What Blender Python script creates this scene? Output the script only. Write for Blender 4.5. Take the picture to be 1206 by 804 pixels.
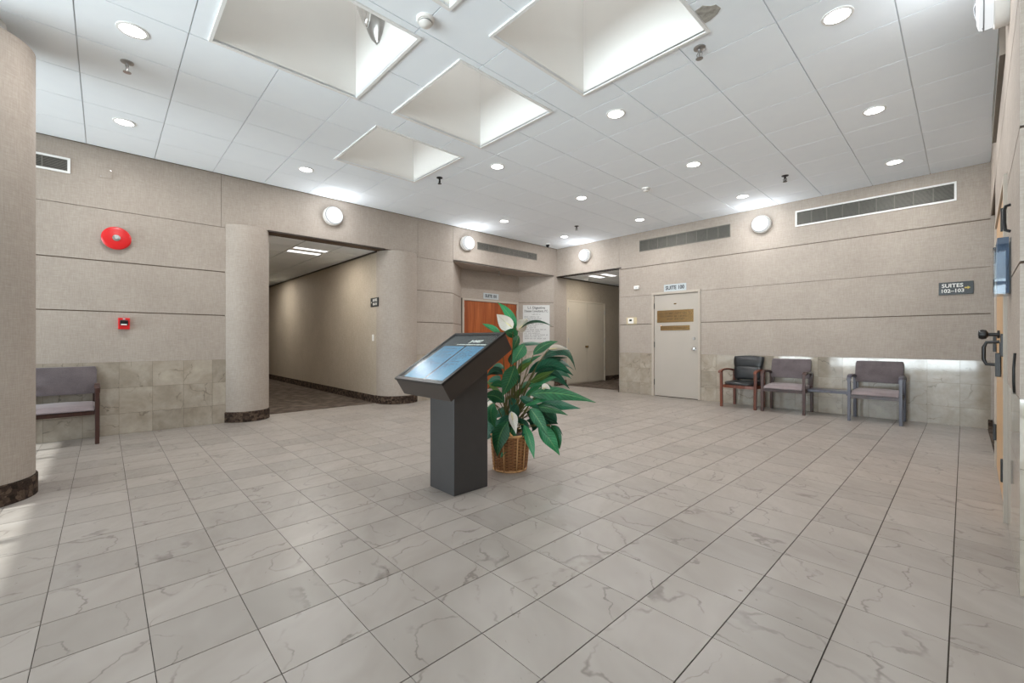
import bpy, bmesh, math, random
from mathutils import Vector, Matrix

random.seed(7)
R = math.radians
SC = bpy.context.scene
COL = SC.collection
for _o in list(bpy.data.objects):
    bpy.data.objects.remove(_o)

# ------------------------------------------------------------------ camera
CAM_H, CAM_F, CAM_YAW = 1.108, 505.5, 0.8115          # height, focal length in px of 1206, yaw left of +Y
cam = bpy.data.cameras.new('camera')
cam.sensor_width = 36.0
cam.lens = 36.0 * CAM_F / 1206.0
cam.shift_y = -1.0 / 1206.0
cam.clip_start = 0.02
camo = bpy.data.objects.new('camera', cam)
COL.objects.link(camo)
camo.location = (0, 0, CAM_H)
camo.rotation_euler = (R(90), 0, CAM_YAW)
SC.camera = camo

# ------------------------------------------------------------------ world, daylight, exposure
SC.view_settings.view_transform = 'Standard'
SC.view_settings.look = 'None'
SC.view_settings.gamma = 1.0
SC.view_settings.use_curve_mapping = False
SC.view_settings.exposure = 0.20
SC.cycles.max_bounces = 10
SC.cycles.diffuse_bounces = 6
SC.cycles.glossy_bounces = 4
SC.cycles.transparent_max_bounces = 12
SC.cycles.sample_clamp_indirect = 6.0
SC.cycles.caustics_reflective = False
SC.cycles.caustics_refractive = False

w = bpy.data.worlds.new('daylight_sky')
w.use_nodes = True
SC.world = w
bgn = w.node_tree.nodes['Background']
bgn.inputs['Color'].default_value = (0.80, 0.90, 1.0, 1)
bgn.inputs['Strength'].default_value = 1.2

SUN_E = 7.0
sun = bpy.data.lights.new('sun', 'SUN')
sun.energy = SUN_E
sun.angle = R(0.6)
sun.color = (1.0, 0.98, 0.95)
suno = bpy.data.objects.new('sun', sun)
COL.objects.link(suno)
suno.rotation_euler = (R(56.2), 0, R(4))      # low sun through the glass front behind the camera

# daylight entering the glazed front
WIN_E = 285.0
al = bpy.data.lights.new('window_daylight', 'AREA')
al.shape = 'RECTANGLE'
al.size, al.size_y = 9.4, 2.7
al.energy = WIN_E
al.color = (0.92, 0.96, 1.0)
alo = bpy.data.objects.new('window_daylight', al)
COL.objects.link(alo)
alo.location = (-2.3, -4.75, 1.45)
alo.rotation_euler = (R(-90), 0, R(180))

# added lamp panel tilted upward, lifts the ceiling; stands in for forecourt bounce
CEILING_FILL_E = 100.0
gl_ = bpy.data.lights.new('ceiling_fill_lamp', 'AREA')
gl_.shape = 'RECTANGLE'
gl_.size, gl_.size_y = 9.2, 2.2
gl_.spread = R(58)
gl_.energy = CEILING_FILL_E
gl_.color = (0.93, 0.97, 1.0)
glo = bpy.data.objects.new('ceiling_fill_lamp', gl_)
COL.objects.link(glo)
glo.location = (-2.3, -4.9, 1.2)
glo.rotation_euler = (R(-90 - 13.5), 0, R(180))

# light levels of the fittings
DOWN_E = 11.5        # each recessed lamp, W
WALL_LIGHT_S = 0.72  # drum wall light lens
WALL_LIGHT_E = 6.5   # W of each drum wall light
SKY_S = 1.02          # daylit skylight panes
TROF_S = 1.6         # hallway troffer lens
TROF_E = 20.0        # W of each troffer

# ------------------------------------------------------------------ room numbers
XL, XR, YB, ZC = -6.87, 0.185, 8.03, 3.34
SKEW = 0.0118
def xr(y): return 0.132 + SKEW * y           # the right wall is a hair out of square
YF, XE, YN = -4.2, 2.5, 2.88                 # glazed front, far side wall behind, near end of right wall
T = 0.3048
FX, FY = -0.0383, 0.1229                     # floor grid origin
GP, GX, GY = 0.594, -0.313, -0.150           # ceiling grid pitch and origin
GROOVES = (1.447, 2.033, 2.63)
WT = 0.855                                   # top of the marble wainscot
MARBLE_ROWS = ((0.0, 0.245), (0.245, 0.55), (0.55, WT))
SKYL = [(-3.84, -2.77, 0.58, 1.67), (-2.37, -1.28, 0.58, 1.67),
        (-5.31, -4.21, 2.06, 3.14), (-3.84, -2.77, 2.06, 3.14), (-2.37, -1.28, 2.06, 3.14)]

# ------------------------------------------------------------------ mesh helpers
class MB:
    def __init__(s):
        s.v, s.f = [], []
    def add(s, vs, fs):
        n = len(s.v)
        s.v += [tuple(p) for p in vs]
        s.f += [tuple(i + n for i in q) for q in fs]
        return s
    def box(s, x0, x1, y0, y1, z0, z1):
        if x0 > x1: x0, x1 = x1, x0
        if y0 > y1: y0, y1 = y1, y0
        if z0 > z1: z0, z1 = z1, z0
        return s.add([(x0, y0, z0), (x1, y0, z0), (x1, y1, z0), (x0, y1, z0), (x0, y0, z1), (x1, y0, z1), (x1, y1, z1), (x0, y1, z1)],
                     [(0, 3, 2, 1), (4, 5, 6, 7), (0, 1, 5, 4), (1, 2, 6, 5), (2, 3, 7, 6), (3, 0, 4, 7)])
    def prism(s, poly, z0, z1):
        n = len(poly)
        vs = [(x, y, z0) for x, y in poly] + [(x, y, z1) for x, y in poly]
        fs = [tuple(range(n))[::-1], tuple(range(n, 2 * n))] + [(i, (i + 1) % n, n + (i + 1) % n, n + i) for i in range(n)]
        return s.add(vs, fs)
    def loft(s, rings, cap=True, closed=True):
        n = len(rings[0])
        vs = [p for r in rings for p in r]
        fs = []
        for k in range(len(rings) - 1):
            for i in range(n if closed else n - 1):
                j = (i + 1) % n
                fs.append((k * n + i, k * n + j, (k + 1) * n + j, (k + 1) * n + i))
        if cap:
            fs.append(tuple(range(n))[::-1])
            fs.append(tuple(range((len(rings) - 1) * n, len(rings) * n)))
        return s.add(vs, fs)
    def lathe(s, prof, n=32, c=(0, 0, 0), axis='z', cap=True):
        rings = []
        for r, h in prof:
            ring = []
            for i in range(n):
                a = 2 * math.pi * i / n
                x, y = r * math.cos(a), r * math.sin(a)
                if axis == 'z': p = (x, y, h)
                elif axis == '-y': p = (x, -h, y)
                else: p = (h, x, y)
                ring.append((p[0] + c[0], p[1] + c[1], p[2] + c[2]))
            rings.append(ring)
        return s.loft(rings, cap)
    def tube(s, pts, rad, n=8, cap=True, flat=1.0):
        pts = [Vector(p) for p in pts]
        if not isinstance(rad, (list, tuple)): rad = [rad] * len(pts)
        rings, up = [], None
        for i, p in enumerate(pts):
            t = (pts[min(i + 1, len(pts) - 1)] - pts[max(i - 1, 0)]).normalized()
            if up is None:
                up = Vector((0, 0, 1)) if abs(t.z) < 0.9 else Vector((0, 1, 0))
            a = t.cross(up).normalized(); b = a.cross(t).normalized(); up = b
            rings.append([p + a * rad[i] * math.cos(2 * math.pi * k / n) + b * rad[i] * flat * math.sin(2 * math.pi * k / n) for k in range(n)])
        return s.loft(rings, cap)
    def bar(s, p0, p1, wx, wy):
        """square-section bar from p0 to p1 (near-vertical or leaning)"""
        p0, p1 = Vector(p0), Vector(p1)
        r = []
        for p in (p0, p1):
            r.append([p + Vector((sx * wx / 2, sy * wy / 2, 0)) for sx, sy in ((-1, -1), (1, -1), (1, 1), (-1, 1))])
        return s.loft(r)
    def build(s, name, mat, parent=None, smooth=False, bevel=0.0, seg=2, loc=None, rotz=0.0, rot=None):
        me = bpy.data.meshes.new(name)
        me.from_pydata([tuple(p) for p in s.v], [], s.f)
        bm = bmesh.new(); bm.from_mesh(me)
        bmesh.ops.recalc_face_normals(bm, faces=bm.faces)
        if bevel > 0:
            bmesh.ops.bevel(bm, geom=[e for e in bm.edges if e.calc_face_angle(0) > 0.5], offset=bevel, segments=seg, profile=0.6, affect='EDGES', clamp_overlap=True)
        bm.to_mesh(me); bm.free()
        if smooth:
            for p in me.polygons: p.use_smooth = True
            if smooth == 'auto':
                me.set_sharp_from_angle(angle=R(40))
        me.materials.append(mat)
        return link(name, me, parent, loc, rotz, rot)

def link(name, me, parent=None, loc=None, rotz=0.0, rot=None):
    o = bpy.data.objects.new(name, me)
    COL.objects.link(o)
    if parent is not None: o.parent = parent
    if loc is not None: o.location = loc
    if rot is not None: o.rotation_euler = rot
    elif rotz: o.rotation_euler = (0, 0, rotz)
    return o

def thing(name, label, cat, loc=(0, 0, 0), rotz=0.0, group=None):
    o = bpy.data.objects.new(name, None)
    o.empty_display_size = 0.05
    COL.objects.link(o)
    o.location = loc; o.rotation_euler = (0, 0, rotz)
    return tag(o, label, cat, group)

def tag(o, label, cat, group=None):
    o['label'] = label; o['category'] = cat
    if group: o['group'] = group
    return o

def struct(o, label=None):
    o['kind'] = 'structure'
    if label: o['label'] = label
    return o

def snode(name, loc=(0, 0, 0), rotz=0.0):
    o = bpy.data.objects.new(name, None)
    o.empty_display_size = 0.05
    COL.objects.link(o); o.location = loc; o.rotation_euler = (0, 0, rotz)
    return struct(o)

def bx(name, mat, parent, *a, bevel=0.0, seg=2, smooth=False):
    return MB().box(*a).build(name, mat, parent, smooth, bevel, seg)

def copy_tree(o, parent=None):
    c = o.copy(); COL.objects.link(c); c.parent = parent
    for ch in [q for q in bpy.data.objects if q.parent is o]:
        copy_tree(ch, c)
    return c

def text(name, body, size, mat, parent, loc, rot=(R(90), 0, 0), align='CENTER', sx=1.0, extrude=0.0008, bold=0.0):
    cu = bpy.data.curves.new(name, 'FONT')
    cu.body = body; cu.size = size; cu.align_x = align; cu.align_y = 'CENTER'
    cu.extrude = extrude; cu.offset = bold; cu.resolution_u = 3
    tmp = bpy.data.objects.new('tmp_text', cu); COL.objects.link(tmp)
    dg = bpy.context.evaluated_depsgraph_get()
    me = bpy.data.meshes.new_from_object(tmp.evaluated_get(dg))
    bpy.data.objects.remove(tmp)
    for v in me.vertices: v.co.x *= sx
    me.materials.clear(); me.materials.append(mat)
    return link(name, me, parent, loc, rot=rot)

# ------------------------------------------------------------------ materials
class NT:
    def __init__(s, name):
        s.m = bpy.data.materials.new(name); s.m.use_nodes = True
        s.t = s.m.node_tree; s.b = s.t.nodes['Principled BSDF']
    def n(s, typ, **kw):
        nd = s.t.nodes.new(typ)
        for k, v in kw.items():
            if k.startswith('i_'):
                key = k[2:].replace('_', ' ')
                nd.inputs[int(key) if key.isdigit() else key].default_value = v
            else: setattr(nd, k, v)
        return nd
    def l(s, a, b): s.t.links.new(a, b)
    def math(s, op, a, b=0.5, c=None):
        nd = s.n('ShaderNodeMath', operation=op)
        for i, q in enumerate((a, b, c)):
            if q is None: continue
            if hasattr(q, 'is_linked') or hasattr(q, 'links'): s.l(q, nd.inputs[i])
            else: nd.inputs[i].default_value = q
        return nd.outputs[0]
    def ramp(s, fac, stops, interp='LINEAR'):
        nd = s.n('ShaderNodeValToRGB'); nd.color_ramp.interpolation = interp
        e = nd.color_ramp.elements
        while len(e) < len(stops): e.new(0.5)
        for i, (p, c) in enumerate(stops):
            e[i].position = p; e[i].color = (c[0], c[1], c[2], 1) if hasattr(c, '__len__') else (c, c, c, 1)
        s.l(fac, nd.inputs[0]); return nd.outputs['Color']
    def mix(s, fac, a, b, mode='MIX'):
        nd = s.n('ShaderNodeMix', data_type='RGBA', blend_type=mode)
        for i, q in ((0, fac), (6, a), (7, b)):
            if hasattr(q, 'links'): s.l(q, nd.inputs[i])
            elif i == 0: nd.inputs[0].default_value = q
            else: nd.inputs[i].default_value = (q[0], q[1], q[2], 1)
        return nd.outputs[2]
    def noise(s, vec, scale, detail=3, rough=0.55, dist=0.0):
        nd = s.n('ShaderNodeTexNoise', i_Scale=scale, i_Detail=detail, i_Roughness=rough, i_Distortion=dist)
        if vec is not None: s.l(vec, nd.inputs['Vector'])
        return nd
    def bump(s, h, strength=0.2, dist=0.01):
        nd = s.n('ShaderNodeBump', i_Strength=strength, i_Distance=dist)
        s.l(h, nd.inputs['Height']); s.l(nd.outputs[0], s.b.inputs['Normal'])
    def pos(s): return s.n('ShaderNodeNewGeometry').outputs['Position']
    def obj(s): return s.n('ShaderNodeTexCoord').outputs['Object']
    def scale(s, vec, sc):
        nd = s.n('ShaderNodeMapping'); nd.inputs['Scale'].default_value = sc; s.l(vec, nd.inputs['Vector']); return nd.outputs[0]
    def done(s, rough=0.5, color=None, metallic=0.0, spec=0.5):
        if color is not None:
            if hasattr(color, 'links'): s.l(color, s.b.inputs['Base Color'])
            else: s.b.inputs['Base Color'].default_value = (*color, 1)
        if hasattr(rough, 'links'): s.l(rough, s.b.inputs['Roughness'])
        else: s.b.inputs['Roughness'].default_value = rough
        s.b.inputs['Metallic'].default_value = metallic
        s.b.inputs['Specular IOR Level'].default_value = spec
        return s.m

def srgb(r, g, b):
    f = lambda c: c / 12.92 if c <= 0.04045 else ((c + 0.055) / 1.055) ** 2.4
    return (f(r / 255), f(g / 255), f(b / 255))

def plain(name, col, rough=0.5, metallic=0.0, spec=0.5, var=0.06, scale=18.0):
    """one colour with a little procedural wear"""
    t = NT(name)
    nz = t.noise(t.obj(), scale, 4)
    a = tuple(max(0, c * (1 - var)) for c in col); b = tuple(min(1, c * (1 + var)) for c in col)
    return t.done(rough, t.ramp(nz.outputs[0], [(0.3, a), (0.7, b)]), metallic, spec)

def emit(name, col, strength, base=(0.8, 0.8, 0.8)):
    t = NT(name)
    t.b.inputs['Emission Color'].default_value = (*col, 1)
    t.b.inputs['Emission Strength'].default_value = strength
    return t.done(0.4, base)

def m_wallpaper(name, c0, c1):
    t = NT(name); p = t.pos()
    weave_h = t.noise(t.scale(p, (14, 14, 150)), 1.0, 3, 0.6)
    weave_v = t.noise(t.scale(p, (150, 150, 14)), 1.0, 3, 0.6)
    s = t.math('ADD', weave_h.outputs[0], weave_v.outputs[0])
    s = t.math('MULTIPLY', s, 0.5)
    cloud = t.noise(p, 1.6, 4, 0.6)
    s2 = t.math('ADD', t.math('MULTIPLY', s, 0.75), t.math('MULTIPLY', cloud.outputs[0], 0.25))
    col = t.ramp(s2, [(0.36, c0), (0.64, c1)])
    t.bump(s, 0.12, 0.004)
    return t.done(0.72, col, 0, 0.25)

def m_marble(name, size, org, light, dark, vein, rough, spec=0.5, mottle=0.10):
    t = NT(name); p = t.pos()
    mp = t.n('ShaderNodeMapping', vector_type='POINT')
    mp.inputs['Location'].default_value = (-org[0] / size, -org[1] / size, -org[2] / size)
    mp.inputs['Scale'].default_value = (1 / size, 1 / size, 1 / size)
    t.l(p, mp.inputs['Vector'])
    fl = t.n('ShaderNodeVectorMath', operation='FLOOR'); t.l(mp.outputs[0], fl.inputs[0])
    wn = t.n('ShaderNodeTexWhiteNoise', noise_dimensions='3D'); t.l(fl.outputs[0], wn.inputs['Vector'])
    sc = t.n('ShaderNodeVectorMath', operation='SCALE'); sc.inputs['Scale'].default_value = 31.0; t.l(wn.outputs['Color'], sc.inputs[0])
    ad = t.n('ShaderNodeVectorMath', operation='ADD'); t.l(p, ad.inputs[0]); t.l(sc.outputs[0], ad.inputs[1])
    rot = t.n('ShaderNodeVectorRotate', rotation_type='Z_AXIS'); t.l(ad.outputs[0], rot.inputs['Vector'])
    t.l(t.math('MULTIPLY', wn.outputs['Value'], 1.4), rot.inputs['Angle'])
    q = t.scale(rot.outputs[0], (2.2, 4.6, 3.4))
    cloud = t.noise(q, 1.3, 2, 0.5, 0.6)
    fine = t.noise(q, 7.0, 5, 0.65, 0.4)
    wob = t.noise(rot.outputs[0], 9.0, 3, 0.6)
    wsc = t.n('ShaderNodeVectorMath', operation='SCALE'); wsc.inputs['Scale'].default_value = 0.11; t.l(wob.outputs[1], wsc.inputs[0])
    wad = t.n('ShaderNodeVectorMath', operation='ADD'); t.l(rot.outputs[0], wad.inputs[0]); t.l(wsc.outputs[0], wad.inputs[1])
    v1 = t.noise(t.scale(wad.outputs[0], (2.6, 4.2, 3.2)), 1.0, 0.6, 0.5, 0.0)
    ridge = t.math('ABSOLUTE', t.math('SUBTRACT', v1.outputs[0], 0.5))
    vm = t.ramp(ridge, [(0.0, 1.0), (0.004, 0.85), (0.0125, 0.0)])
    gate = t.ramp(t.noise(rot.outputs[0], 5.0, 3).outputs[0], [(0.42, 0.0), (0.60, 1.0)])
    vm = t.math('MULTIPLY', vm, gate)
    base = t.ramp(cloud.outputs[0], [(0.2, dark), (0.8, light)])
    tone = t.ramp(wn.outputs['Value'], [(0.0, 0.84), (0.2, 0.94), (0.6, 1.0), (1.0, 1.05)])
    base = t.mix(1.0, base, tone, 'MULTIPLY')
    base = t.mix(mottle, base, t.ramp(fine.outputs[0], [(0.25, 0.72), (0.75, 1.15)]), 'MULTIPLY')
    col = t.mix(t.math('MULTIPLY', vm, 0.55), base, vein)
    rr = t.ramp(fine.outputs[0], [(0.3, rough * 0.8), (0.7, rough * 1.25)])
    return t.done(rr, col, 0, spec)

def m_wood(name, c0, c1, c2, rough=0.35, axis='z', sc=1.0):
    t = NT(name); p = t.obj()
    s = {'z': (26 * sc, 26 * sc, 1.1), 'x': (1.1, 26 * sc, 26 * sc), 'y': (26 * sc, 1.1, 26 * sc)}[axis]
    q = t.scale(p, s)
    a = t.noise(q, 1.0, 5, 0.6, 0.8); b = t.noise(t.scale(p, tuple(k * 0.22 for k in s)), 1.0, 3, 0.5, 0.5)
    f = t.math('ADD', t.math('MULTIPLY', a.outputs[0], 0.6), t.math('MULTIPLY', b.outputs[0], 0.4))
    t.bump(a.outputs[0], 0.05, 0.002)
    return t.done(rough, t.ramp(f, [(0.32, c0), (0.5, c1), (0.68, c2)]), 0, 0.5)

def m_mosaic(name):
    t = NT(name); p = t.pos()
    v = t.n('ShaderNodeTexVoronoi', i_Scale=26.0, distance='CHEBYCHEV'); t.l(t.scale(p, (1, 1, 1.1)), v.inputs['Vector'])
    n2 = t.noise(p, 60, 2)
    c = t.mix(0.5, v.outputs['Color'], n2.outputs[1])
    bw = t.n('ShaderNodeRGBToBW'); t.l(c, bw.inputs[0])
    t.bump(n2.outputs[0], 0.4, 0.01)
    return t.done(0.9, t.ramp(bw.outputs[0], [(0.3, (0.018, 0.012, 0.009)), (0.5, (0.055, 0.036, 0.026)), (0.7, (0.13, 0.09, 0.065))]), 0, 0.2)

def m_carpet(name):
    t = NT(name); p = t.pos()
    v = t.n('ShaderNodeTexVoronoi', i_Scale=17.0); t.l(t.scale(p, (1, 0.45, 1)), v.inputs['Vector'])
    n2 = t.noise(p, 90, 3)
    f = t.math('ADD', t.math('MULTIPLY', v.outputs['Distance'], 0.6), t.math('MULTIPLY', n2.outputs[0], 0.5))
    t.bump(f, 0.5, 0.01)
    return t.done(0.95, t.ramp(f, [(0.28, (0.040, 0.030, 0.024)), (0.55, (0.10, 0.078, 0.062)), (0.8, (0.17, 0.135, 0.11))]), 0, 0.1)

def m_fabric(name, c0, c1):
    t = NT(name); p = t.obj()
    n1 = t.noise(t.scale(p, (300, 300, 120)), 1.0, 2); n2 = t.noise(p, 9, 3)
    f = t.math('ADD', t.math('MULTIPLY', n1.outputs[0], 0.5), t.math('MULTIPLY', n2.outputs[0], 0.5))
    t.bump(n1.outputs[0], 0.15, 0.003)
    m = t.done(0.85, t.ramp(f, [(0.35, c0), (0.65, c1)]), 0, 0.2)
    t.b.inputs['Sheen Weight'].default_value = 0.25
    return m

def m_leaf(name, c0, c1, rib):
    t = NT(name)
    uv = t.n('ShaderNodeAttribute', attribute_name='leafuv').outputs['Vector']
    sep = t.n('ShaderNodeSeparateXYZ'); t.l(uv, sep.inputs[0])
    au = t.math('ABSOLUTE', sep.outputs[0])
    stripe = t.math('SINE', t.math('MULTIPLY', t.math('SUBTRACT', sep.outputs[1], t.math('MULTIPLY', au, 0.16)), 75.0))
    rnd = t.n('ShaderNodeObjectInfo').outputs['Random']
    nz = t.noise(t.obj(), 14, 3)
    f = t.math('ADD', t.math('MULTIPLY', stripe, 0.10), t.math('ADD', t.math('MULTIPLY', nz.outputs[0], 0.5), t.math('MULTIPLY', rnd, 0.45)))
    base = t.ramp(f, [(0.2, c0), (0.8, c1)])
    mid = t.ramp(au, [(0.0, 1.0), (0.05, 1.0), (0.09, 0.0)])
    col = t.mix(t.math('MULTIPLY', mid, 0.6), base, rib)
    t.bump(stripe, 0.15, 0.004)
    m = t.done(0.38, col, 0, 0.5)
    return m

def m_glass(name, tint=(0.93, 0.97, 0.98), refl=0.10, rough=0.02, graze=0.85):
    m = bpy.data.materials.new(name); m.use_nodes = True; nt = m.node_tree
    nt.nodes.clear()
    out = nt.nodes.new('ShaderNodeOutputMaterial'); mx = nt.nodes.new('ShaderNodeMixShader')
    tr = nt.nodes.new('ShaderNodeBsdfTransparent'); gl = nt.nodes.new('ShaderNodeBsdfGlossy')
    lw = nt.nodes.new('ShaderNodeLayerWeight'); lw.inputs[0].default_value = 0.5
    pw = nt.nodes.new('ShaderNodeMath'); pw.operation = 'POWER'; pw.inputs[1].default_value = 4.5
    nt.links.new(lw.outputs['Facing'], pw.inputs[0])
    sc_ = nt.nodes.new('ShaderNodeMath'); sc_.operation = 'MULTIPLY_ADD'; sc_.inputs[1].default_value = graze; sc_.inputs[2].default_value = refl * 0.35
    nt.links.new(pw.outputs[0], sc_.inputs[0])
    tr.inputs[0].default_value = (*tint, 1); gl.inputs['Roughness'].default_value = rough
    nt.links.new(sc_.outputs[0], mx.inputs[0]); nt.links.new(tr.outputs[0], mx.inputs[1]); nt.links.new(gl.outputs[0], mx.inputs[2])
    nt.links.new(mx.outputs[0], out.inputs[0])
    return m

M = {}
M['wall'] = m_wallpaper('linen_wallpaper', srgb(156, 145, 135), srgb(179, 169, 159))
M['hallwall'] = m_wallpaper('hall_wallpaper', srgb(164, 152, 136), srgb(190, 179, 163))
M['core'] = plain('groove_shadow_gap', srgb(112, 98, 86), 0.9, 0, 0.1)
M['floor'] = m_marble('floor_marble', T, (FX, FY, -1.0), srgb(166, 158, 151), srgb(150, 141, 133), srgb(74, 62, 54), 0.34, 0.5, 0.09)
M['grout'] = plain('floor_grout', (0.075, 0.063, 0.053), 0.9, 0, 0.1)
M['wmarble'] = m_marble('wainscot_marble', T, (FX, FY, 0.245 - T), srgb(184, 174, 160), srgb(148, 137, 122), srgb(84, 72, 62), 0.065, 0.7, 0.45)
M['wgrout'] = plain('wainscot_joint', srgb(120, 110, 100), 0.8, 0, 0.1)
M['ctile'] = plain('ceiling_tile_white', srgb(243, 249, 255), 0.85, 0, 0.2, 0.012, 5)
M['cgrid'] = plain('ceiling_grid_metal', srgb(214, 216, 217), 0.6, 0, 0.3, 0.02)
M['well'] = plain('skylight_well_paint', srgb(238, 237, 234), 0.8, 0, 0.2, 0.015, 2)
M['white'] = plain('white_paint', srgb(232, 230, 226), 0.45, 0, 0.4, 0.015)
M['trimwhite'] = plain('white_trim', srgb(236, 236, 234), 0.5, 0, 0.3, 0.01)
M['bronze'] = plain('dark_bronze_trim', srgb(58, 48, 42), 0.5, 0.3)
M['mosaic'] = m_mosaic('brown_flecked_base')
M['carpet'] = m_carpet('brown_hall_carpet')
M['doorpaint'] = plain('door_paint', srgb(178, 170, 160), 0.45, 0, 0.4, 0.02, 3)
M['closet'] = plain('closet_door_paint', srgb(196, 186, 170), 0.5, 0, 0.3, 0.02, 3)
M['framepaint'] = plain('door_frame_paint', srgb(182, 172, 160), 0.5, 0, 0.3, 0.02, 3)
M['cherry'] = m_wood('cherry_door_wood', srgb(122, 58, 26), srgb(150, 76, 36), srgb(182, 102, 54), 0.35, 'z', 0.7)
M['oak'] = m_wood('pale_oak_wood', srgb(178, 138, 96), srgb(200, 162, 118), srgb(216, 182, 140), 0.4, 'z')
M['mahog'] = m_wood('mahogany_frame', srgb(44, 26, 22), srgb(62, 37, 31), srgb(80, 48, 40), 0.3, 'z', 2)
M['redwood'] = m_wood('reddish_chair_wood', srgb(76, 40, 28), srgb(104, 56, 40), srgb(126, 72, 52), 0.3, 'z', 2)
M['greywood'] = m_wood('grey_chair_frame', srgb(56, 56, 66), srgb(72, 70, 82), srgb(88, 85, 96), 0.3, 'z', 2)
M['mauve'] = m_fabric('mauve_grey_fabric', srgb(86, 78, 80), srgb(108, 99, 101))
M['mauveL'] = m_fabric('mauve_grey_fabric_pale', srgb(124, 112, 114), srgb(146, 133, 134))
M['leather'] = plain('black_leather', (0.012, 0.014, 0.016), 0.28, 0, 0.5, 0.2, 40)
M['kiosk'] = plain('charcoal_laminate', srgb(60, 58, 58), 0.42, 0, 0.45, 0.06, 8)
M['kioskd'] = plain('brown_black_edge', srgb(54, 47, 43), 0.4, 0, 0.45, 0.06, 8)
M['black'] = plain('black_metal', (0.012, 0.012, 0.013), 0.35, 0.2)
M['blackglass'] = plain('black_glass', srgb(36, 40, 44), 0.2, 0, 0.6, 0.03)
M['dark'] = plain('dark_cavity', (0.03, 0.03, 0.028), 0.9)
M['grille'] = plain('grey_grille_metal', srgb(116, 113, 106), 0.5, 0.3)
M['bronzegrille'] = plain('brown_grey_grille_metal', srgb(112, 104, 94), 0.5, 0.2)
M['alu'] = plain('aluminium', srgb(205, 205, 205), 0.35, 0.6, 0.5, 0.02)
M['chrome'] = plain('chrome', (0.8, 0.8, 0.8), 0.12, 1.0, 0.5, 0.02)
M['steel'] = plain('brushed_steel', (0.42, 0.41, 0.40), 0.3, 0.9)
M['brass'] = plain('aged_brass', srgb(156, 128, 88), 0.24, 0.8, 0.5, 0.10, 6)
M['brassink'] = plain('engraved_lettering', srgb(70, 50, 26), 0.6)
M['red'] = plain('fire_red_enamel', srgb(208, 32, 34), 0.3, 0, 0.5, 0.03)
M['sign'] = plain('black_sign_plastic', srgb(34, 38, 40), 0.35)
M['signtext'] = plain('white_sign_lettering', srgb(232, 232, 226), 0.5, 0, 0.3, 0.01)
M['gold'] = plain('gold_arrow_paint', srgb(206, 180, 70), 0.4)
M['silver'] = plain('silver_sign_plate', srgb(186, 194, 198), 0.35, 0.2, 0.5, 0.03)
M['ink'] = plain('dark_lettering', srgb(44, 44, 46), 0.6)
M['board'] = plain('white_sign_board', srgb(208, 208, 206), 0.45, 0, 0.4, 0.02, 4)
M['beigeplastic'] = plain('beige_plastic', srgb(200, 184, 150), 0.5)
M['whiteplastic'] = plain('white_plastic', srgb(236, 234, 230), 0.4, 0, 0.4, 0.01)
M['greyglass'] = plain('grey_display', srgb(70, 74, 66), 0.2)
M['lens'] = emit('lit_lamp_lens', (1.0, 0.985, 0.96), 14.0)
M['drum'] = emit('lit_drum_lens', (0.95, 0.98, 1.0), WALL_LIGHT_S, (0.12, 0.12, 0.12))
M['guard'] = plain('grey_guard_wire', srgb(120, 122, 124), 0.5, 0, 0.3)
M['troffer'] = emit('lit_troffer_lens', (0.98, 0.99, 1.0), TROF_S)
M['skypane'] = emit('daylit_skylight_pane', (0.97, 0.98, 1.0), SKY_S)
M['screen'] = None
M['glass'] = m_glass('clear_glass')
M['coverglass'] = m_glass('matt_cover_glass', (0.96, 0.98, 0.98), 0.06, 0.22, 0.25)
M['acrylic'] = m_glass('clear_acrylic', (0.82, 0.88, 0.93))
M['wicker'] = m_wood('wicker_brown', srgb(120, 76, 44), srgb(156, 106, 64), srgb(184, 134, 88), 0.5, 'z', 3)
M['wickerL'] = m_wood('wicker_light', srgb(170, 120, 74), srgb(198, 150, 100), srgb(214, 170, 120), 0.5, 'z', 3)
M['soil'] = plain('dark_potting_soil', (0.02, 0.014, 0.010), 0.95)
M['leaf'] = m_leaf('leaf_green', (0.010, 0.085, 0.030), (0.035, 0.27, 0.10), (0.16, 0.36, 0.12))
M['leafd'] = m_leaf('leaf_dark_green', (0.006, 0.05, 0.025), (0.018, 0.16, 0.085), (0.06, 0.20, 0.10))
M['leafy'] = m_leaf('leaf_yellow_green', (0.05, 0.13, 0.02), (0.16, 0.28, 0.05), (0.26, 0.40, 0.12))
M['spathe'] = m_leaf('white_spathe', srgb(216, 204, 190), srgb(240, 234, 224), srgb(200, 206, 170))
M['spadix'] = plain('cream_spadix', srgb(226, 214, 164), 0.7)
M['stem'] = plain('brown_green_stem', srgb(96, 92, 48), 0.55, 0, 0.4, 0.2, 30)
M['paving'] = plain('sunlit_paving', srgb(196, 192, 184), 0.9, 0, 0.2, 0.05, 2)

# ================================================================== FLOOR
def px_of(p):
    fx, fy, rx, ry = -math.sin(CAM_YAW), math.cos(CAM_YAW), math.cos(CAM_YAW), math.sin(CAM_YAW)
    d = p[0] * fx + p[1] * fy
    if d < 0.25: return None
    return (603 + CAM_F * (p[0] * rx + p[1] * ry) / d, 401 - CAM_F * (p[2] - CAM_H) / d)

def shown_area(x0, x1, y0, y1, z):
    q = [px_of(c) for c in ((x0, y0, z), (x1, y0, z), (x1, y1, z), (x0, y1, z))]
    if any(c is None for c in q): return 0.0
    if not any(-5 < c[0] < 1211 and -5 < c[1] < 809 for c in q): return 0.0
    a = 0.0
    for i in range(4):
        a += q[i][0] * q[(i + 1) % 4][1] - q[(i + 1) % 4][0] * q[i][1]
    return abs(a) / 2

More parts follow.
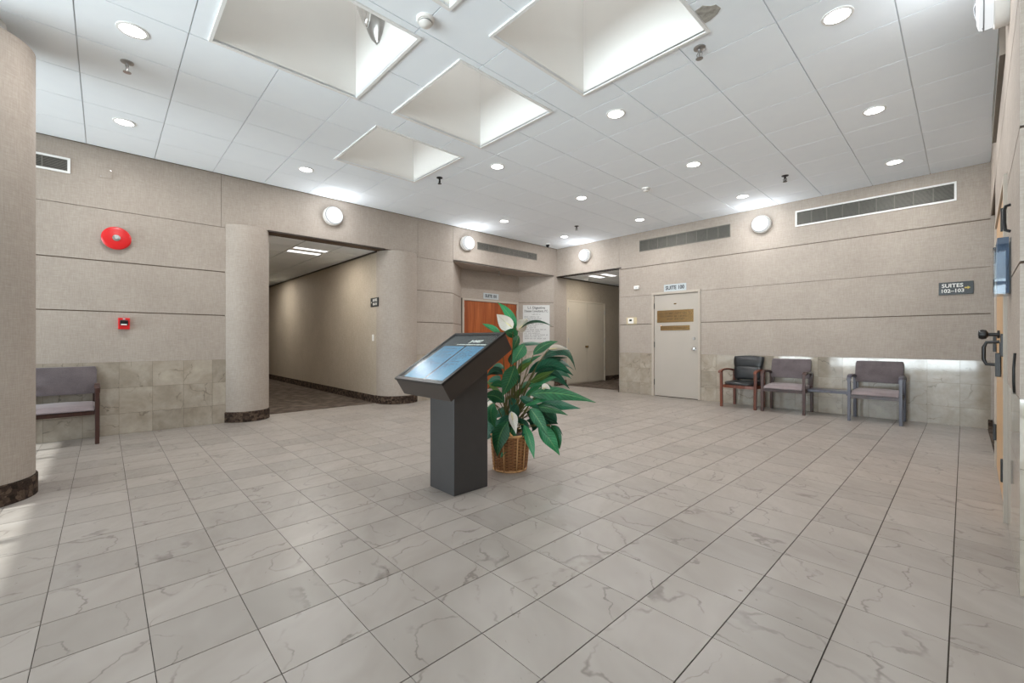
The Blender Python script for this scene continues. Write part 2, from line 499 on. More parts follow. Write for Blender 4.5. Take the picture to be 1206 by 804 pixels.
floor = struct(bx('floor', M['grout'], None, -7.5, 2.6, -4.3, 8.36, -0.08, -0.004))
RECTS = [(-7.18, XR + 0.02, YF, YB + 0.02), (-7.46, -7.18, 4.9, 7.95), (XL, -5.1, YB + 0.02, 8.30), (XR + 0.02, XE, YF, YN)]
gx, gy = 0.0023, 0.0014
full, rest = [], MB()
for i in range(-26, 10):
    for j in range(-16, 28):
        cx0, cx1, cy0, cy1 = FX + i * T, FX + (i + 1) * T, FY + j * T, FY + (j + 1) * T
        for r in RECTS:
            x0, x1, y0, y1 = max(cx0, r[0]), min(cx1, r[1]), max(cy0, r[2]), min(cy1, r[3])
            if x1 - x0 < 0.02 or y1 - y0 < 0.02: continue
            if x1 - x0 > T - 1e-4 and y1 - y0 > T - 1e-4:
                full.append((shown_area(x0, x1, y0, y1, 0), x0, y0))
            else:
                rest.box(x0 + gx, x1 - gx, y0 + gy, y1 - gy, -0.012, 0.0)
full.sort(reverse=True)
tile_me = MB().box(-T / 2 + gx, T / 2 - gx, -T / 2 + gy, T / 2 - gy, -0.012, 0.0)
first = tile_me.build('floor_tile', M['floor'], floor)
for k, (a, x0, y0) in enumerate(full):
    if k < 300 and a > 0:
        o = first if k == 0 else link('floor_tile', first.data, floor)
        o.location = (x0 + T / 2, y0 + T / 2, 0)
    else:
        rest.box(x0 + gx, x0 + T - gx, y0 + gy, y0 + T - gy, -0.012, 0.0)
rest.build('floor_tile_field', M['floor'], floor)['kind'] = 'stuff'

struct(bx('floor_hall_left', M['carpet'], None, -16.3, -7.18, 1.0, 3.6, -0.05, 0.003))
struct(bx('floor_hall_back', M['carpet'], None, -7.0, -4.9, 8.30, 13.2, -0.05, 0.003))
struct(bx('floor_corridor_right', M['carpet'], None, XR + 0.02, XE + 0.1, 6.15, 8.1, -0.05, 0.003))
struct(bx('floor_outside', M['paving'], None, -30, 26, -34, YF - 0.15, -0.15, -0.03))

# ================================================================== CEILING
def ceiling_grid(parent, rect, z, org, pitch, holes=(), mat=None, gap=0.004, lim=None):
    rx0, rx1, ry0, ry1 = rect
    far = MB()
    i0, i1 = math.floor((rx0 - org[0]) / pitch), math.ceil((rx1 - org[0]) / pitch)
    j0, j1 = math.floor((ry0 - org[1]) / pitch), math.ceil((ry1 - org[1]) / pitch)
    shared = None
    for i in range(i0, i1):
        for j in range(j0, j1):
            x0, x1 = max(org[0] + i * pitch, rx0), min(org[0] + (i + 1) * pitch, rx1)
            y0, y1 = max(org[1] + j * pitch, ry0), min(org[1] + (j + 1) * pitch, ry1)
            if x1 - x0 < 0.03 or y1 - y0 < 0.03: continue
            x0 += gap; x1 -= gap; y0 += gap; y1 -= gap
            parts = [(x0, x1, y0, y1)]
            for h in holes:
                nxt = []
                for p in parts:
                    a0, a1, b0, b1 = p
                    if h[0] >= a1 or h[1] <= a0 or h[2] >= b1 or h[3] <= b0:
                        nxt.append(p); continue
                    if h[0] > a0: nxt.append((a0, h[0], b0, b1))
                    if h[1] < a1: nxt.append((h[1], a1, b0, b1))
                    m0, m1 = max(a0, h[0]), min(a1, h[1])
                    if h[2] > b0: nxt.append((m0, m1, b0, h[2]))
                    if h[3] < b1: nxt.append((m0, m1, h[3], b1))
                parts = nxt
            if not parts: continue
            mb = MB()
            whole = len(parts) == 1 and parts[0] == (x0, x1, y0, y1) and x1 - x0 > pitch - 2.1 * gap and y1 - y0 > pitch - 2.1 * gap
            seen = shown_area(x0, x1, y0, y1, z) > 0 if lim is None else lim(x0, x1, y0, y1)
            if not seen:
                for p in parts: far.box(*p, z, z + 0.012)
                continue
            if whole:
                if shared is None:
                    h = pitch / 2 - gap
                    shared = MB().box(-h, h, -h, h, 0, 0.012).build('ceiling_tile', mat, parent)
                    o = shared
                else:
                    o = link('ceiling_tile', shared.data, parent)
                o.location = ((x0 + x1) / 2, (y0 + y1) / 2, z)
            else:
                for p in parts: mb.box(*p, z, z + 0.012)
                mb.build('ceiling_tile', mat, parent)
    if far.v:
        far.build('ceiling_tile_field', mat, parent)['kind'] = 'stuff'

cb = MB()
HOLES = [(a - 0.025, b_ + 0.025, c_ - 0.025, d_ + 0.025) for a, b_, c_, d_ in SKYL]
xs = sorted({-7.75, 2.7, *[v for s in HOLES for v in s[:2]]})
ys = sorted({-4.4, 8.4, *[v for s in HOLES for v in s[2:]]})
for a in range(len(xs) - 1):
    for b in range(len(ys) - 1):
        mx, my = (xs[a] + xs[a + 1]) / 2, (ys[b] + ys[b + 1]) / 2
        if any(s[0] < mx < s[1] and s[2] < my < s[3] for s in HOLES): continue
        cb.box(xs[a], xs[a + 1], ys[b], ys[b + 1], ZC + 0.012, ZC + 0.07)
ceiling = struct(cb.build('ceiling', M['cgrid']))
ceiling_grid(ceiling, (XL, xr(YB), YF, YB), ZC, (GX, GY), GP, SKYL, M['ctile'])
bx('ceiling_field', M['ctile'], ceiling, xr(YB) + 0.004, XE, YF, YN, ZC, ZC + 0.012)
# torn patch in the tile beside the near skylight
pt = MB()
pt.prism([(-1.255, 2.90), (-1.20, 2.89), (-1.165, 2.93), (-1.135, 2.945), (-1.125, 3.00), (-1.16, 3.035), (-1.22, 3.06), (-1.255, 3.06)], ZC - 0.003, ZC + 0.002)
pt.build('torn_patch', plain('torn_tile_grey', srgb(168, 165, 158), 0.95, 0, 0.1, 0.25, 30), ceiling)

for k, (x0, x1, y0, y1) in enumerate(SKYL):
    win = snode('window_%d' % (k + 1), ((x0 + x1) / 2, (y0 + y1) / 2, ZC))
    hx, hy, h, t = (x1 - x0) / 2, (y1 - y0) / 2, 1.55, 0.02
    bx('well_wall', M['well'], win, -hx - t, -hx, -hy - t, hy + t, 0.0, h)
    bx('well_wall', M['well'], win, hx, hx + t, -hy - t, hy + t, 0.0, h)
    bx('well_wall', M['well'], win, -hx, hx, -hy - t, -hy, 0.0, h)
    bx('well_wall', M['well'], win, -hx, hx, hy, hy + t, 0.0, h)
    f = 0.022
    bx('trim_strip', M['trimwhite'], win, -hx - f, -hx, -hy - f, hy + f, -0.012, 0.01)
    bx('trim_strip', M['trimwhite'], win, hx, hx + f, -hy - f, hy + f, -0.012, 0.01)
    bx('trim_strip', M['trimwhite'], win, -hx, hx, -hy - f, -hy, -0.012, 0.01)
    bx('trim_strip', M['trimwhite'], win, -hx, hx, hy, hy + f, -0.012, 0.01)
    bx('skylight_pane', M['skypane'], win, -hx - t, hx + t, -hy - t, hy + t, h, h + 0.02)

# ================================================================== WALLS
def slab_on(p0, p1, z0, z1, t, off=0.0):
    """box whose face lies on the line p0 -> p1 (room on the right hand side), thickness t behind it"""
    d = Vector((p1[0] - p0[0], p1[1] - p0[1])); d.normalize()
    n = Vector((d.y, -d.x))
    a, b = Vector(p0) + n * off, Vector(p1) + n * off
    poly = [a, b, b - n * t, a - n * t]
    return MB().prism([(q.x, q.y) for q in poly], z0, z1)

def panels(parent, p0, p1, zs, mat, t=0.012, g=0.006):
    """wallpapered panels between the horizontal grooves"""
    for k in range(len(zs) - 1):
        z0 = zs[k] + (g if k > 0 else 0.0); z1 = zs[k + 1] - (g if k < len(zs) - 2 else 0.0)
        slab_on(p0, p1, z0, z1, t).build('wall_panel', mat, parent)

def wainscot(parent, p0, p1, axis=None, g=0.0012):
    """marble tiles in three rows, joints following the floor grid"""
    L = math.hypot(p1[0] - p0[0], p1[1] - p0[1]); ux, uy = (p1[0] - p0[0]) / L, (p1[1] - p0[1]) / L
    cuts = {0.0, L}
    if axis == 'x': cuts |= {(FX + k * T - p0[0]) / ux for k in range(-40, 20)}
    elif axis == 'y': cuts |= {(FY + k * T - p0[1]) / uy for k in range(-40, 40)}
    else: cuts |= {k * T for k in range(1, 10)}
    cuts = sorted(c for c in cuts if 0 <= c <= L)
    cuts = [c for q, c in enumerate(cuts) if q == 0 or c - cuts[q - 1] > 0.02]
    for a, b in zip(cuts[:-1], cuts[1:]):
        for z0, z1 in MARBLE_ROWS:
            q0 = (p0[0] + ux * (a + g), p0[1] + uy * (a + g)); q1 = (p0[0] + ux * (b - g), p0[1] + uy * (b - g))
            slab_on(q0, q1, z0 + g, z1 - g, 0.012).build('marble_tile', M['wmarble'], parent)

ZP = (WT, *GROOVES, ZC)
# ---- left wall with hallway opening and splayed entrance alcove
mb = MB()
c = XL - 0.012
mb.box(-7.12, c, YF, 1.30, 0, ZC + 0.02)
mb.box(-7.18, c, 1.30, 3.80, 2.69, ZC + 0.02)
mb.prism([(c, 3.72), (c, 4.93), (-7.472, 5.575), (-7.75, 5.575), (-7.75, 3.9), (-7.2, 3.9)], 0, 2.69)
mb.box(-7.75, c, 3.80, 8.03, 2.69, ZC + 0.02)
mb.box(-7.75, -7.49, 5.575, 7.29, 0, 2.69)
mb.prism([(-7.472, 7.29), (c, 7.935), (c, 8.03), (-7.75, 8.03), (-7.75, 7.29)], 0, 2.69)
wall_left = struct(mb.build('wall_left', M['core']))
ZQ = (WT, *GROOVES)
panels(wall_left, (XL, YF), (XL, 1.30), ZQ, M['wall'])
slab_on((XL, YF), (XL, 1.135), GROOVES[2] + 0.006, ZC, 0.012).build('wall_panel', M['wall'], wall_left)
panels(wall_left, (XL, 3.72), (XL, 4.93), ZQ, M['wall'])
slab_on((XL, 4.15), (XL, 4.93), GROOVES[2] + 0.006, ZC, 0.012).build('wall_panel', M['wall'], wall_left)
slab_on((XL, 1.139), (XL, 4.146), 2.69, ZC, 0.012).build('wall_panel', M['wall'], wall_left)
slab_on((XL, 1.139), (XL, 1.30), GROOVES[2] + 0.006, 2.69, 0.012).build('wall_panel', M['wall'], wall_left)
slab_on((XL, 3.72), (XL, 4.146), GROOVES[2] + 0.006, 2.69, 0.012).build('wall_panel', M['wall'], wall_left)
slab_on((XL, 4.934), (XL, YB), 2.67, ZC, 0.012).build('wall_panel', M['wall'], wall_left)
wainscot(wall_left, (XL, YF), (XL, 1.30), 'y')
wainscot(wall_left, (XL, 3.72), (XL, 4.93), 'y')
ZA = (WT, GROOVES[0], GROOVES[1], 2.67)
panels(wall_left, (XL, 4.93), (-7.46, 5.57), ZA, M['wall'])
panels(wall_left, (-7.46, 7.30), (XL, 7.93), ZA, M['wall'])
wainscot(wall_left, (XL, 4.93), (-7.46, 5.57))
wainscot(wall_left, (-7.46, 7.30), (XL, 7.93))
slab_on((-7.46, 5.57), (-7.46, 7.30), 2.03, 2.67, 0.03).build('wall_panel', M['wall'], wall_left)
slab_on((XL, 7.93), (XL, 8.40), 0.13, 2.67, 0.012).build('wall_panel', M['wall'], wall_left)
MB().prism([(XL, 4.93), (-7.46, 5.57), (-7.46, 7.30), (XL, 7.93)], 2.665, 2.69).build('soffit', M['wall'], wall_left)

# ---- back wall
mb = MB()
b = YB + 0.012
mb.box(-5.09, -4.335, b, 8.26, 0, ZC + 0.02)
mb.box(-3.385, xr(YB), b, 8.26, 0, ZC + 0.02)
mb.box(-4.335, -3.385, b, 8.26, 2.06, ZC + 0.02)
mb.box(-7.1, -5.09, b, 8.26, 2.68, ZC + 0.02)
mb.box(-4.335, -3.385, 8.2, 8.26, 0, 2.06)
wall_back = struct(mb.build('wall_back', M['core']))
panels(wall_back, (-5.10, YB), (-4.35, YB), (WT, GROOVES[0], GROOVES[1]), M['wall'])
panels(wall_back, (-3.37, YB), (xr(YB), YB), (WT, GROOVES[0], GROOVES[1]), M['wall'])
slab_on((-5.10, YB), (xr(YB), YB), GROOVES[1] + 0.006, GROOVES[2] - 0.006, 0.012).build('wall_panel', M['wall'], wall_back)
slab_on((-5.10, YB), (xr(YB), YB), GROOVES[2] + 0.006, ZC, 0.012).build('wall_panel', M['wall'], wall_back)
slab_on((XL, YB), (-5.104, YB), 2.665, ZC, 0.012).build('wall_panel', M['wall'], wall_back)
wainscot(wall_back, (-5.10, YB), (-4.35, YB), 'x')
wainscot(wall_back, (-3.37, YB), (xr(YB), YB), 'x')
bx('jamb_end', M['wall'], wall_back, -5.112, -5.09, YB, 8.28, 0.0, 2.68)

# ---- right wall, pierced by the oak doors and the corridor opening
def rp(y, d=0.0): return (xr(y) + d, y)
mb = MB()
for y0, y1, z0, z1 in ((YN + 0.012, 3.98, 0, ZC + 0.02), (5.66, 6.20, 0, ZC + 0.02), (3.98, 5.66, 2.08, ZC + 0.02), (6.20, 8.26, 2.67, ZC + 0.02)):
    mb.prism([rp(y0, 0.012), (0.45, y0), (0.45, y1), rp(y1, 0.012)], z0, z1)
mb.box(0.39, 0.45, 3.98, 5.66, 0, 2.08)
wall_right = struct(mb.build('wall_right', M['core']))
panels(wall_right, rp(3.93), rp(YN), ZP, M['wall'])
panels(wall_right, rp(6.20), rp(5.71), ZP, M['wall'])
slab_on(rp(5.706), rp(3.934), 2.13, GROOVES[2] - 0.006, 0.012).build('wall_panel', M['wall'], wall_right)
slab_on(rp(5.706), rp(3.934), GROOVES[2] + 0.006, ZC, 0.012).build('wall_panel', M['wall'], wall_right)
slab_on(rp(YB), rp(6.204), 2.67, ZC, 0.012).build('wall_panel', M['wall'], wall_right)
wainscot(wall_right, rp(3.93), rp(YN), 'y')
wainscot(wall_right, rp(6.20), rp(5.71), 'y')

# ---- near return of the right wall, walls behind the camera
mb = MB().box(xr(YN) + 0.02, XE + 0.1, YN + 0.012, YN + 0.2, 0, ZC + 0.02)
wall_return = struct(mb.build('wall_return', M['core']))
panels(wall_return, rp(YN), (XE, YN), ZP, M['wall'])
wainscot(wall_return, rp(YN), (XE, YN), 'x')
struct(bx('wall_side', M['wall'], None, XE, XE + 0.15, YF - 0.15, YN + 0.2, 0, ZC + 0.02))
struct(bx('wall_front', M['wall'], None, -7.2, XE + 0.15, YF - 0.2, YF, 2.74, ZC + 0.02))
win = snode('window_6', (0, YF, 0))
bx('sill', M['alu'], win, -6.9, XE, -0.12, -0.02, -0.02, 0.10)
bx('head_rail', M['alu'], win, -6.9, XE, -0.12, -0.02, 2.66, 2.74)
bx('mid_rail', M['alu'], win, -6.9, XE, -0.10, -0.04, 2.08, 2.14)
nm = 8
for k in range(nm + 1):
    x = -6.88 + (XE + 6.86) * k / nm
    bx('mullion', M['alu'], win, x - 0.03, x + 0.03, -0.12, -0.02, 0.10, 2.66)
    if k < nm:
        x1 = -6.88 + (XE + 6.86) * (k + 1) / nm
        bx('window_pane', M['glass'], win, x + 0.03, x1 - 0.03, -0.073, -0.067, 0.10, 2.08)
        bx('window_pane', M['glass'], win, x + 0.03, x1 - 0.03, -0.073, -0.067, 2.14, 2.66)

# ---- left hallway
wh = struct(MB().box(-16.2, -7.13, 3.49, 3.75, 0, 2.72).build('wall_hall_left_far', M['hallwall']))
wh = struct(MB().box(-16.2, -7.10, 1.20, 1.42, 0, 2.72).build('wall_hall_left_near', M['hallwall']))
struct(bx('wall_hall_left_end', M['hallwall'], None, -16.3, -16.1, 1.2, 3.75, 0, 2.72))
ch = struct(bx('ceiling_hall_left', M['core'], None, -16.3, -7.18, 1.2, 3.75, 2.702, 2.78))
TROF1 = [(-8.30, -7.74, 2.315, 2.90), (-12.4, -11.85, 2.315, 2.90)]
ceiling_grid(ch, (-16.1, -7.19, 1.42, 3.49), 2.69, (-7.19, 2.31), 0.592, TROF1, M['ctile'], 0.010,
             lim=lambda x0, x1, y0, y1: x1 > -13 and y1 > 1.75)
bb = struct(bx('baseboard_hall_left', M['mosaic'], None, -16.1, -7.13, 3.478, 3.49, 0.003, 0.135))
struct(bx('trim_1', M['bronze'], None, XL - 0.02, XL + 0.012, 1.70, 3.50, 2.672, 2.692))
struct(bx('trim_2', M['bronze'], None, -16.1, -7.14, 3.47, 3.49, 2.668, 2.69))

# ---- back hallway
struct(bx('wall_hall_back_left', M['hallwall'], None, -7.1, XL, 8.40, 13.1, 0, 2.72))
struct(bx('wall_hall_back_right', M['hallwall'], None, -5.09, -4.95, 8.28, 13.1, 0, 2.72))
struct(bx('wall_hall_back_end', M['hallwall'], None, -7.1, -4.95, 13.0, 13.15, 0, 2.72))
ch2 = struct(bx('ceiling_hall_back', M['cgrid'], None, -7.1, -4.95, 8.27, 13.1, 2.692, 2.78))
TROF2 = [(-6.35, -5.78, 8.52, 9.06)]
ceiling_grid(ch2, (XL, -5.1, 8.05, 13.0), 2.68, (-6.36, 8.47), 0.594, TROF2, M['ctile'], 0.005, lim=lambda *a: True)
struct(bx('baseboard_hall_back', M['mosaic'], None, XL, XL + 0.012, 10.10, 13.0, 0.003, 0.13))
struct(bx('baseboard_back_corner', M['mosaic'], None, XL, XL + 0.012, 7.935, 8.40, 0.0, 0.13))
struct(bx('baseboard_back_jamb', M['mosaic'], None, -5.128, -5.112, YB - 0.012, 8.28, 0.0, 0.14))
struct(bx('trim_3', M['bronze'], None, XL, -5.06, YB - 0.012, YB + 0.02, 2.655, 2.675))
struct(bx('trim_4', M['bronze'], None, XL, XL + 0.015, 8.05, 13.0, 2.655, 2.68))

# ---- corridor on the right
struct(bx('wall_corridor_back', M['wall'], None, xr(YB), XE + 0.1, 8.03, 8.26, 0, 2.68))
struct(bx('wall_corridor_front', M['wall'], None, 0.42, XE + 0.1, 6.0, 6.2, 0, 2.68))
struct(bx('wall_corridor_end', M['wall'], None, XE, XE + 0.1, 6.2, 8.1, 0, 2.68))
struct(bx('ceiling_corridor', M['hallwall'], None, 0.30, XE + 0.1, 6.0, 8.26, 2.67, 2.72))
struct(bx('baseboard_corridor', M['mosaic'], None, XR + 0.02, XR + 0.06, 8.0, 8.03, 0.0, 0.12))

# ================================================================== COLUMNS
def column(x, y, r, h, label, neck=None):
    t = thing('column', label, 'column', (x, y, 0), 0, 'round wallpapered columns')
    MB().lathe([(r, 0.0), (r, h - 0.008), (r - 0.008, h)], 72).build('shaft', M['wall'], t, 'auto')
    MB().lathe([(r + 0.012, 0.0), (r + 0.012, 0.135), (r + 0.006, 0.142)], 72).build('base_band', M['mosaic'], t, 'auto')
    if neck:
        MB().lathe([(neck, h), (neck, ZC)], 32).build('neck', M['trimwhite'], t, 'auto')
column(-4.69, -0.705, 0.338, 3.20, 'thick round beige column nearest the camera at the left edge', 0.2)
column(-7.03, 1.44, 0.300, 2.685, 'round beige column between the stone wainscot and the hallway opening')
column(-7.13, 3.86, 0.372, 2.685, 'round beige column at the far side of the hallway opening')

# ================================================================== DOORS
def hinge(parent, x, z, y=0.0, mat='steel', h=0.1, r=0.009):
    MB().lathe([(r, z - h / 2), (r, z + h / 2)], 10, (x, y, 0)).build('hinge', M[mat], parent, 'auto')

# door_1: painted suite door in the back wall (local origin at its left foot, facing -y)
d1 = snode('door_1', (-4.345, YB, 0))
bx('door_frame', M['framepaint'], d1, 0.0, 0.045, -0.02, 0.10, 0, 2.07, bevel=0.004)
bx('door_frame', M['framepaint'], d1, 0.93, 0.975, -0.02, 0.10, 0, 2.07, bevel=0.004)
bx('door_frame', M['framepaint'], d1, 0.045, 0.93, -0.02, 0.10, 2.022, 2.07, bevel=0.004)
leaf = bx('door_leaf', M['doorpaint'], d1, 0.049, 0.926, 0.005, 0.05, 0.012, 2.015, bevel=0.003)
for z in (0.28, 1.03, 1.80): hinge(d1, 0.046, z, 0.0, 'black', 0.11)
MB().lathe([(0.034, 0.0), (0.034, 0.008), (0.014, 0.012), (0.014, 0.035), (0.03, 0.045), (0.034, 0.06), (0.022, 0.075), (0.0, 0.078)], 24, (0.853, 0.005, 0.949), '-y').build('door_knob', M['chrome'], leaf, 'auto')
MB().lathe([(0.026, 0.0), (0.026, 0.014), (0.02, 0.02), (0.0, 0.02)], 24, (0.850, 0.005, 1.148), '-y').build('deadbolt', M['steel'], leaf, 'auto')
bx('strike_plate', M['steel'], d1, 0.918, 0.93, -0.002, 0.006, 0.92, 1.0)
bx('number_plate', M['brass'], leaf, 0.455, 0.505, 0.002, 0.005, 1.815, 1.835)

# door_2: cherry double door in the alcove (facing +x)
d2 = snode('door_2', (-7.46, 5.59, 0), R(90))
W2 = 1.69
bx('door_frame', M['framepaint'], d2, 0, 0.05, -0.02, 0.03, 0, 2.03, bevel=0.004)
bx('door_frame', M['framepaint'], d2, W2 - 0.05, W2, -0.02, 0.03, 0, 2.03, bevel=0.004)
bx('door_frame', M['framepaint'], d2, 0.05, W2 - 0.05, -0.02, 0.03, 1.985, 2.03, bevel=0.004)
for s in (0, 1):
    x0 = 0.054 if s == 0 else W2 / 2 + 0.002
    x1 = W2 / 2 - 0.002 if s == 0 else W2 - 0.054
    lf = bx('door_leaf', M['cherry'], d2, x0, x1, 0.0, 0.03, 0.01, 1.98, bevel=0.003)
    kx = x1 - 0.07 if s == 0 else x0 + 0.07
    MB().lathe([(0.03, 0), (0.03, 0.01), (0.012, 0.014), (0.012, 0.04), (0.028, 0.05), (0.028, 0.07), (0, 0.075)], 20, (kx, 0, 0.98), '-y').build('door_knob', M['steel'], lf, 'auto')
for z in (0.3, 1.0, 1.78):
    hinge(d2, 0.052, z, -0.006); hinge(d2, W2 - 0.052, z, -0.006)

# door_3: painted double closet door in the back hallway (facing +x)
d3 = snode('door_3', (XL, 8.42, 0), R(90))
W3 = 1.66
bx('door_frame', M['closet'], d3, 0, 0.04, -0.015, 0.004, 0, 2.14, bevel=0.003)
bx('door_frame', M['closet'], d3, W3 - 0.04, W3, -0.015, 0.004, 0, 2.14, bevel=0.003)
bx('door_frame', M['closet'], d3, 0.04, W3 - 0.04, -0.015, 0.004, 2.10, 2.14, bevel=0.003)
for s in (0, 1):
    x0 = 0.044 if s == 0 else W3 / 2 + 0.002
    x1 = W3 / 2 - 0.002 if s == 0 else W3 - 0.044
    lf = bx('door_leaf', M['closet'], d3, x0, x1, -0.008, 0.004, 0.03, 2.095, bevel=0.002)
    if s == 0:
        MB().lathe([(0.03, 0), (0.03, 0.01), (0.012, 0.014), (0.012, 0.04), (0.03, 0.05), (0.03, 0.066), (0, 0.07)], 20, (x1 - 0.05, -0.008, 0.95), '-y').build('door_knob', M['brass'], lf, 'auto')
for z in (0.35, 1.12, 1.88):
    hinge(d3, 0.042, z, -0.018, 'steel', 0.12); hinge(d3, W3 - 0.042, z, -0.018, 'steel', 0.12)

# door_4: pale oak double door in the right wall (facing -x; local x runs towards the camera)
d4 = snode('door_4', (xr(5.68), 5.68, 0), R(-90) - SKEW)
W4 = 1.72
bx('door_frame', M['framepaint'], d4, 0, 0.04, -0.016, 0.10, 0, 2.12, bevel=0.003)
bx('door_frame', M['framepaint'], d4, W4 - 0.04, W4, -0.016, 0.10, 0, 2.12, bevel=0.003)
bx('door_frame', M['framepaint'], d4, 0.04, W4 - 0.04, -0.016, 0.10, 2.08, 2.12, bevel=0.003)
for s in (0, 1):
    x0 = 0.044 if s == 0 else W4 / 2 + 0.002
    x1 = W4 / 2 - 0.002 if s == 0 else W4 - 0.044
    lf = bx('door_leaf', M['oak'], d4, x0, x1, -0.004, 0.04, 0.012, 2.075, bevel=0.003)
    kx = x1 - 0.10 if s == 0 else x0 + 0.10
    if s == 0:
        MB().lathe([(0.03, 0), (0.03, 0.012), (0.013, 0.016), (0.013, 0.055), (0.034, 0.068), (0.038, 0.09), (0.03, 0.108), (0, 0.112)], 24, (kx + 0.05, -0.006, 1.155), '-y').build('door_knob', M['black'], lf, 'auto')
    else:
        bx('handle_plate', M['black'], lf, kx - 0.05, kx + 0.0, -0.012, -0.006, 0.86, 1.10)
        MB().tube([(kx - 0.025, -0.01, 1.10), (kx - 0.025, -0.075, 1.095), (kx - 0.025, -0.088, 1.06), (kx - 0.025, -0.088, 0.97), (kx - 0.025, -0.075, 0.935), (kx - 0.025, -0.01, 0.93)], 0.012, 10).build('pull_handle', M['black'], lf, 'auto')
        bx('latch_case', M['black'], lf, kx + 0.06, kx + 0.11, -0.035, -0.006, 0.85, 1.02, bevel=0.005)
for z in (0.31, 1.08, 1.85):
    for x in (0.042, W4 - 0.042):
        bx('hinge', M['black'], d4, x - 0.016, x + 0.016, -0.026, -0.006, z - 0.07, z + 0.07, bevel=0.004)

# ================================================================== LIGHT FITTINGS
DOWN_ROWS = [(7.16, 'row nearest the suite door', (-5.91, -4.12, -2.36, -0.60)),
             (5.41, 'second row from the suite door', (-5.91, -4.12, -2.36, -0.60)),
             (3.65, 'row beyond the skylights', (-4.12, -2.36, -0.60)),
             (1.905, 'bay left of the far-left skylight', (-5.91,)),
             (0.146, 'pair above the column and bell', (-5.91, -4.12))]
ORD = {4: ('first', 'second', 'third', 'fourth'), 3: ('left', 'middle', 'right'), 2: ('farther', 'nearer'), 1: ('lone',)}
lens_lo = None
for y, row, xs in DOWN_ROWS:
    for k, x in enumerate(xs):
        n = len(xs)
        if n == 4: lab = '%s recessed ceiling light from the left in the %s' % (ORD[4][k], row)
        elif n == 3: lab = '%s round recessed ceiling light of three in the %s' % (ORD[3][k], row)
        elif n == 2: lab = '%s round recessed ceiling light of the %s' % (ORD[2][k], row)
        else: lab = 'lone round recessed ceiling light in the %s' % row
        t = thing('recessed_light', lab, 'ceiling light', (x, y, ZC), 0, 'recessed ceiling lights')
        MB().lathe([(0.072, 0.0), (0.092, 0.0), (0.090, -0.006), (0.074, -0.008)], 36, cap=False).build('trim_ring', M['trimwhite'], t, 'auto')
        MB().lathe([(0.0, -0.003), (0.074, -0.003), (0.074, 0.0)], 36, cap=False).build('lens', M['lens'], t)
        ld = bpy.data.lights.new('recessed_lamp', 'AREA')
        ld.shape = 'DISK'; ld.size = 0.13; ld.energy = DOWN_E; ld.color = (1.0, 0.985, 0.965)
        lo = bpy.data.objects.new('lamp', ld); COL.objects.link(lo); lo.parent = t; lo.location = (0, 0, -0.012)

def wall_light(loc, rz, label, power=WALL_LIGHT_E):
    t = thing('wall_light', label, 'wall light', loc, rz, 'round drum wall lights')
    MB().lathe([(0.145, 0.0), (0.145, 0.055), (0.138, 0.06), (0.0, 0.06)], 40, axis='-y').build('housing', M['whiteplastic'], t, 'auto')
    MB().lathe([(0.130, 0.06), (0.130, 0.105), (0.122, 0.118), (0.09, 0.126), (0.0, 0.130)], 40, axis='-y').build('lens', M['drum'], t, 'auto')
    MB().tube([(0.132 * math.cos(a), -0.098, 0.132 * math.sin(a)) for a in [2 * math.pi * k / 40 for k in range(41)]], 0.0035, 6).build('guard_ring', M['guard'], t, 'auto')
    ld = bpy.data.lights.new('wall_lamp', 'POINT'); ld.energy = power; ld.shadow_soft_size = 0.09; ld.color = (0.94, 0.97, 1.0)
    lo = bpy.data.objects.new('lamp', ld); COL.objects.link(lo); lo.parent = t; lo.location = (0, -0.235, 0)
    for a in (0, R(90)):
        pts = [(0.133 * math.cos(a) * s, -0.098 - 0.036 * (1 - s * s) , 0.133 * math.sin(a) * s) for s in [q / 6 for q in range(-6, 7)]]
        MB().tube(pts, 0.005, 6).build('guard_bar', M['guard'], t, 'auto')
wall_light((XL, 2.603, 3.065), R(90), 'round lit wall light above the left hallway opening')
wall_light((XL, 5.254, 3.05), R(90), 'round lit wall light above the left end of the wood door alcove')
wall_light((-5.985, YB, 3.06), 0, 'round lit wall light above the hallway beside the room corner')
wall_light((-2.344, YB, 3.06), 0, 'round lit wall light between the two grilles of the back wall')
wall_light((xr(3.72), 3.72, 3.06), R(-90) - SKEW, 'round lit drum light at the top right, seen from the side', WALL_LIGHT_E * 0.45)

def troffer(rect, z, label, power=TROF_E):
    x0, x1, y0, y1 = rect
    cx, cy = (x0 + x1) / 2, (y0 + y1) / 2
    hx, hy = (x1 - x0) / 2, (y1 - y0) / 2
    t = thing('ceiling_troffer', label, 'ceiling light', (cx, cy, z), 0, 'hallway ceiling panels of light')
    fr = MB()
    fr.box(-hx, hx, -hy, -hy + 0.02, 0, 0.02).box(-hx, hx, hy - 0.02, hy, 0, 0.02).box(-hx, -hx + 0.02, -hy + 0.02, hy - 0.02, 0, 0.02).box(hx - 0.02, hx, -hy + 0.02, hy - 0.02, 0, 0.02)
    fr.build('frame', M['trimwhite'], t)
    q = (hx * 2 - 0.04) / 3
    for k in range(3):
        xa = -hx + 0.02 + q * k
        if k == 1: bx('divider', M['trimwhite'], t, xa, xa + q, -hy + 0.02, hy - 0.02, 0.004, 0.012)
        else: bx('lens', M['troffer'], t, xa + 0.004, xa + q - 0.004, -hy + 0.02, hy - 0.02, 0.006, 0.014)
    ld = bpy.data.lights.new('troffer_lamp', 'AREA'); ld.shape = 'RECTANGLE'; ld.size, ld.size_y = 2 * hx - 0.06, 2 * hy - 0.06; ld.energy = power; ld.color = (1.0, 0.95, 0.86)
    lo = bpy.data.objects.new('lamp', ld); COL.objects.link(lo); lo.parent = t; lo.location = (0, 0, -0.01)
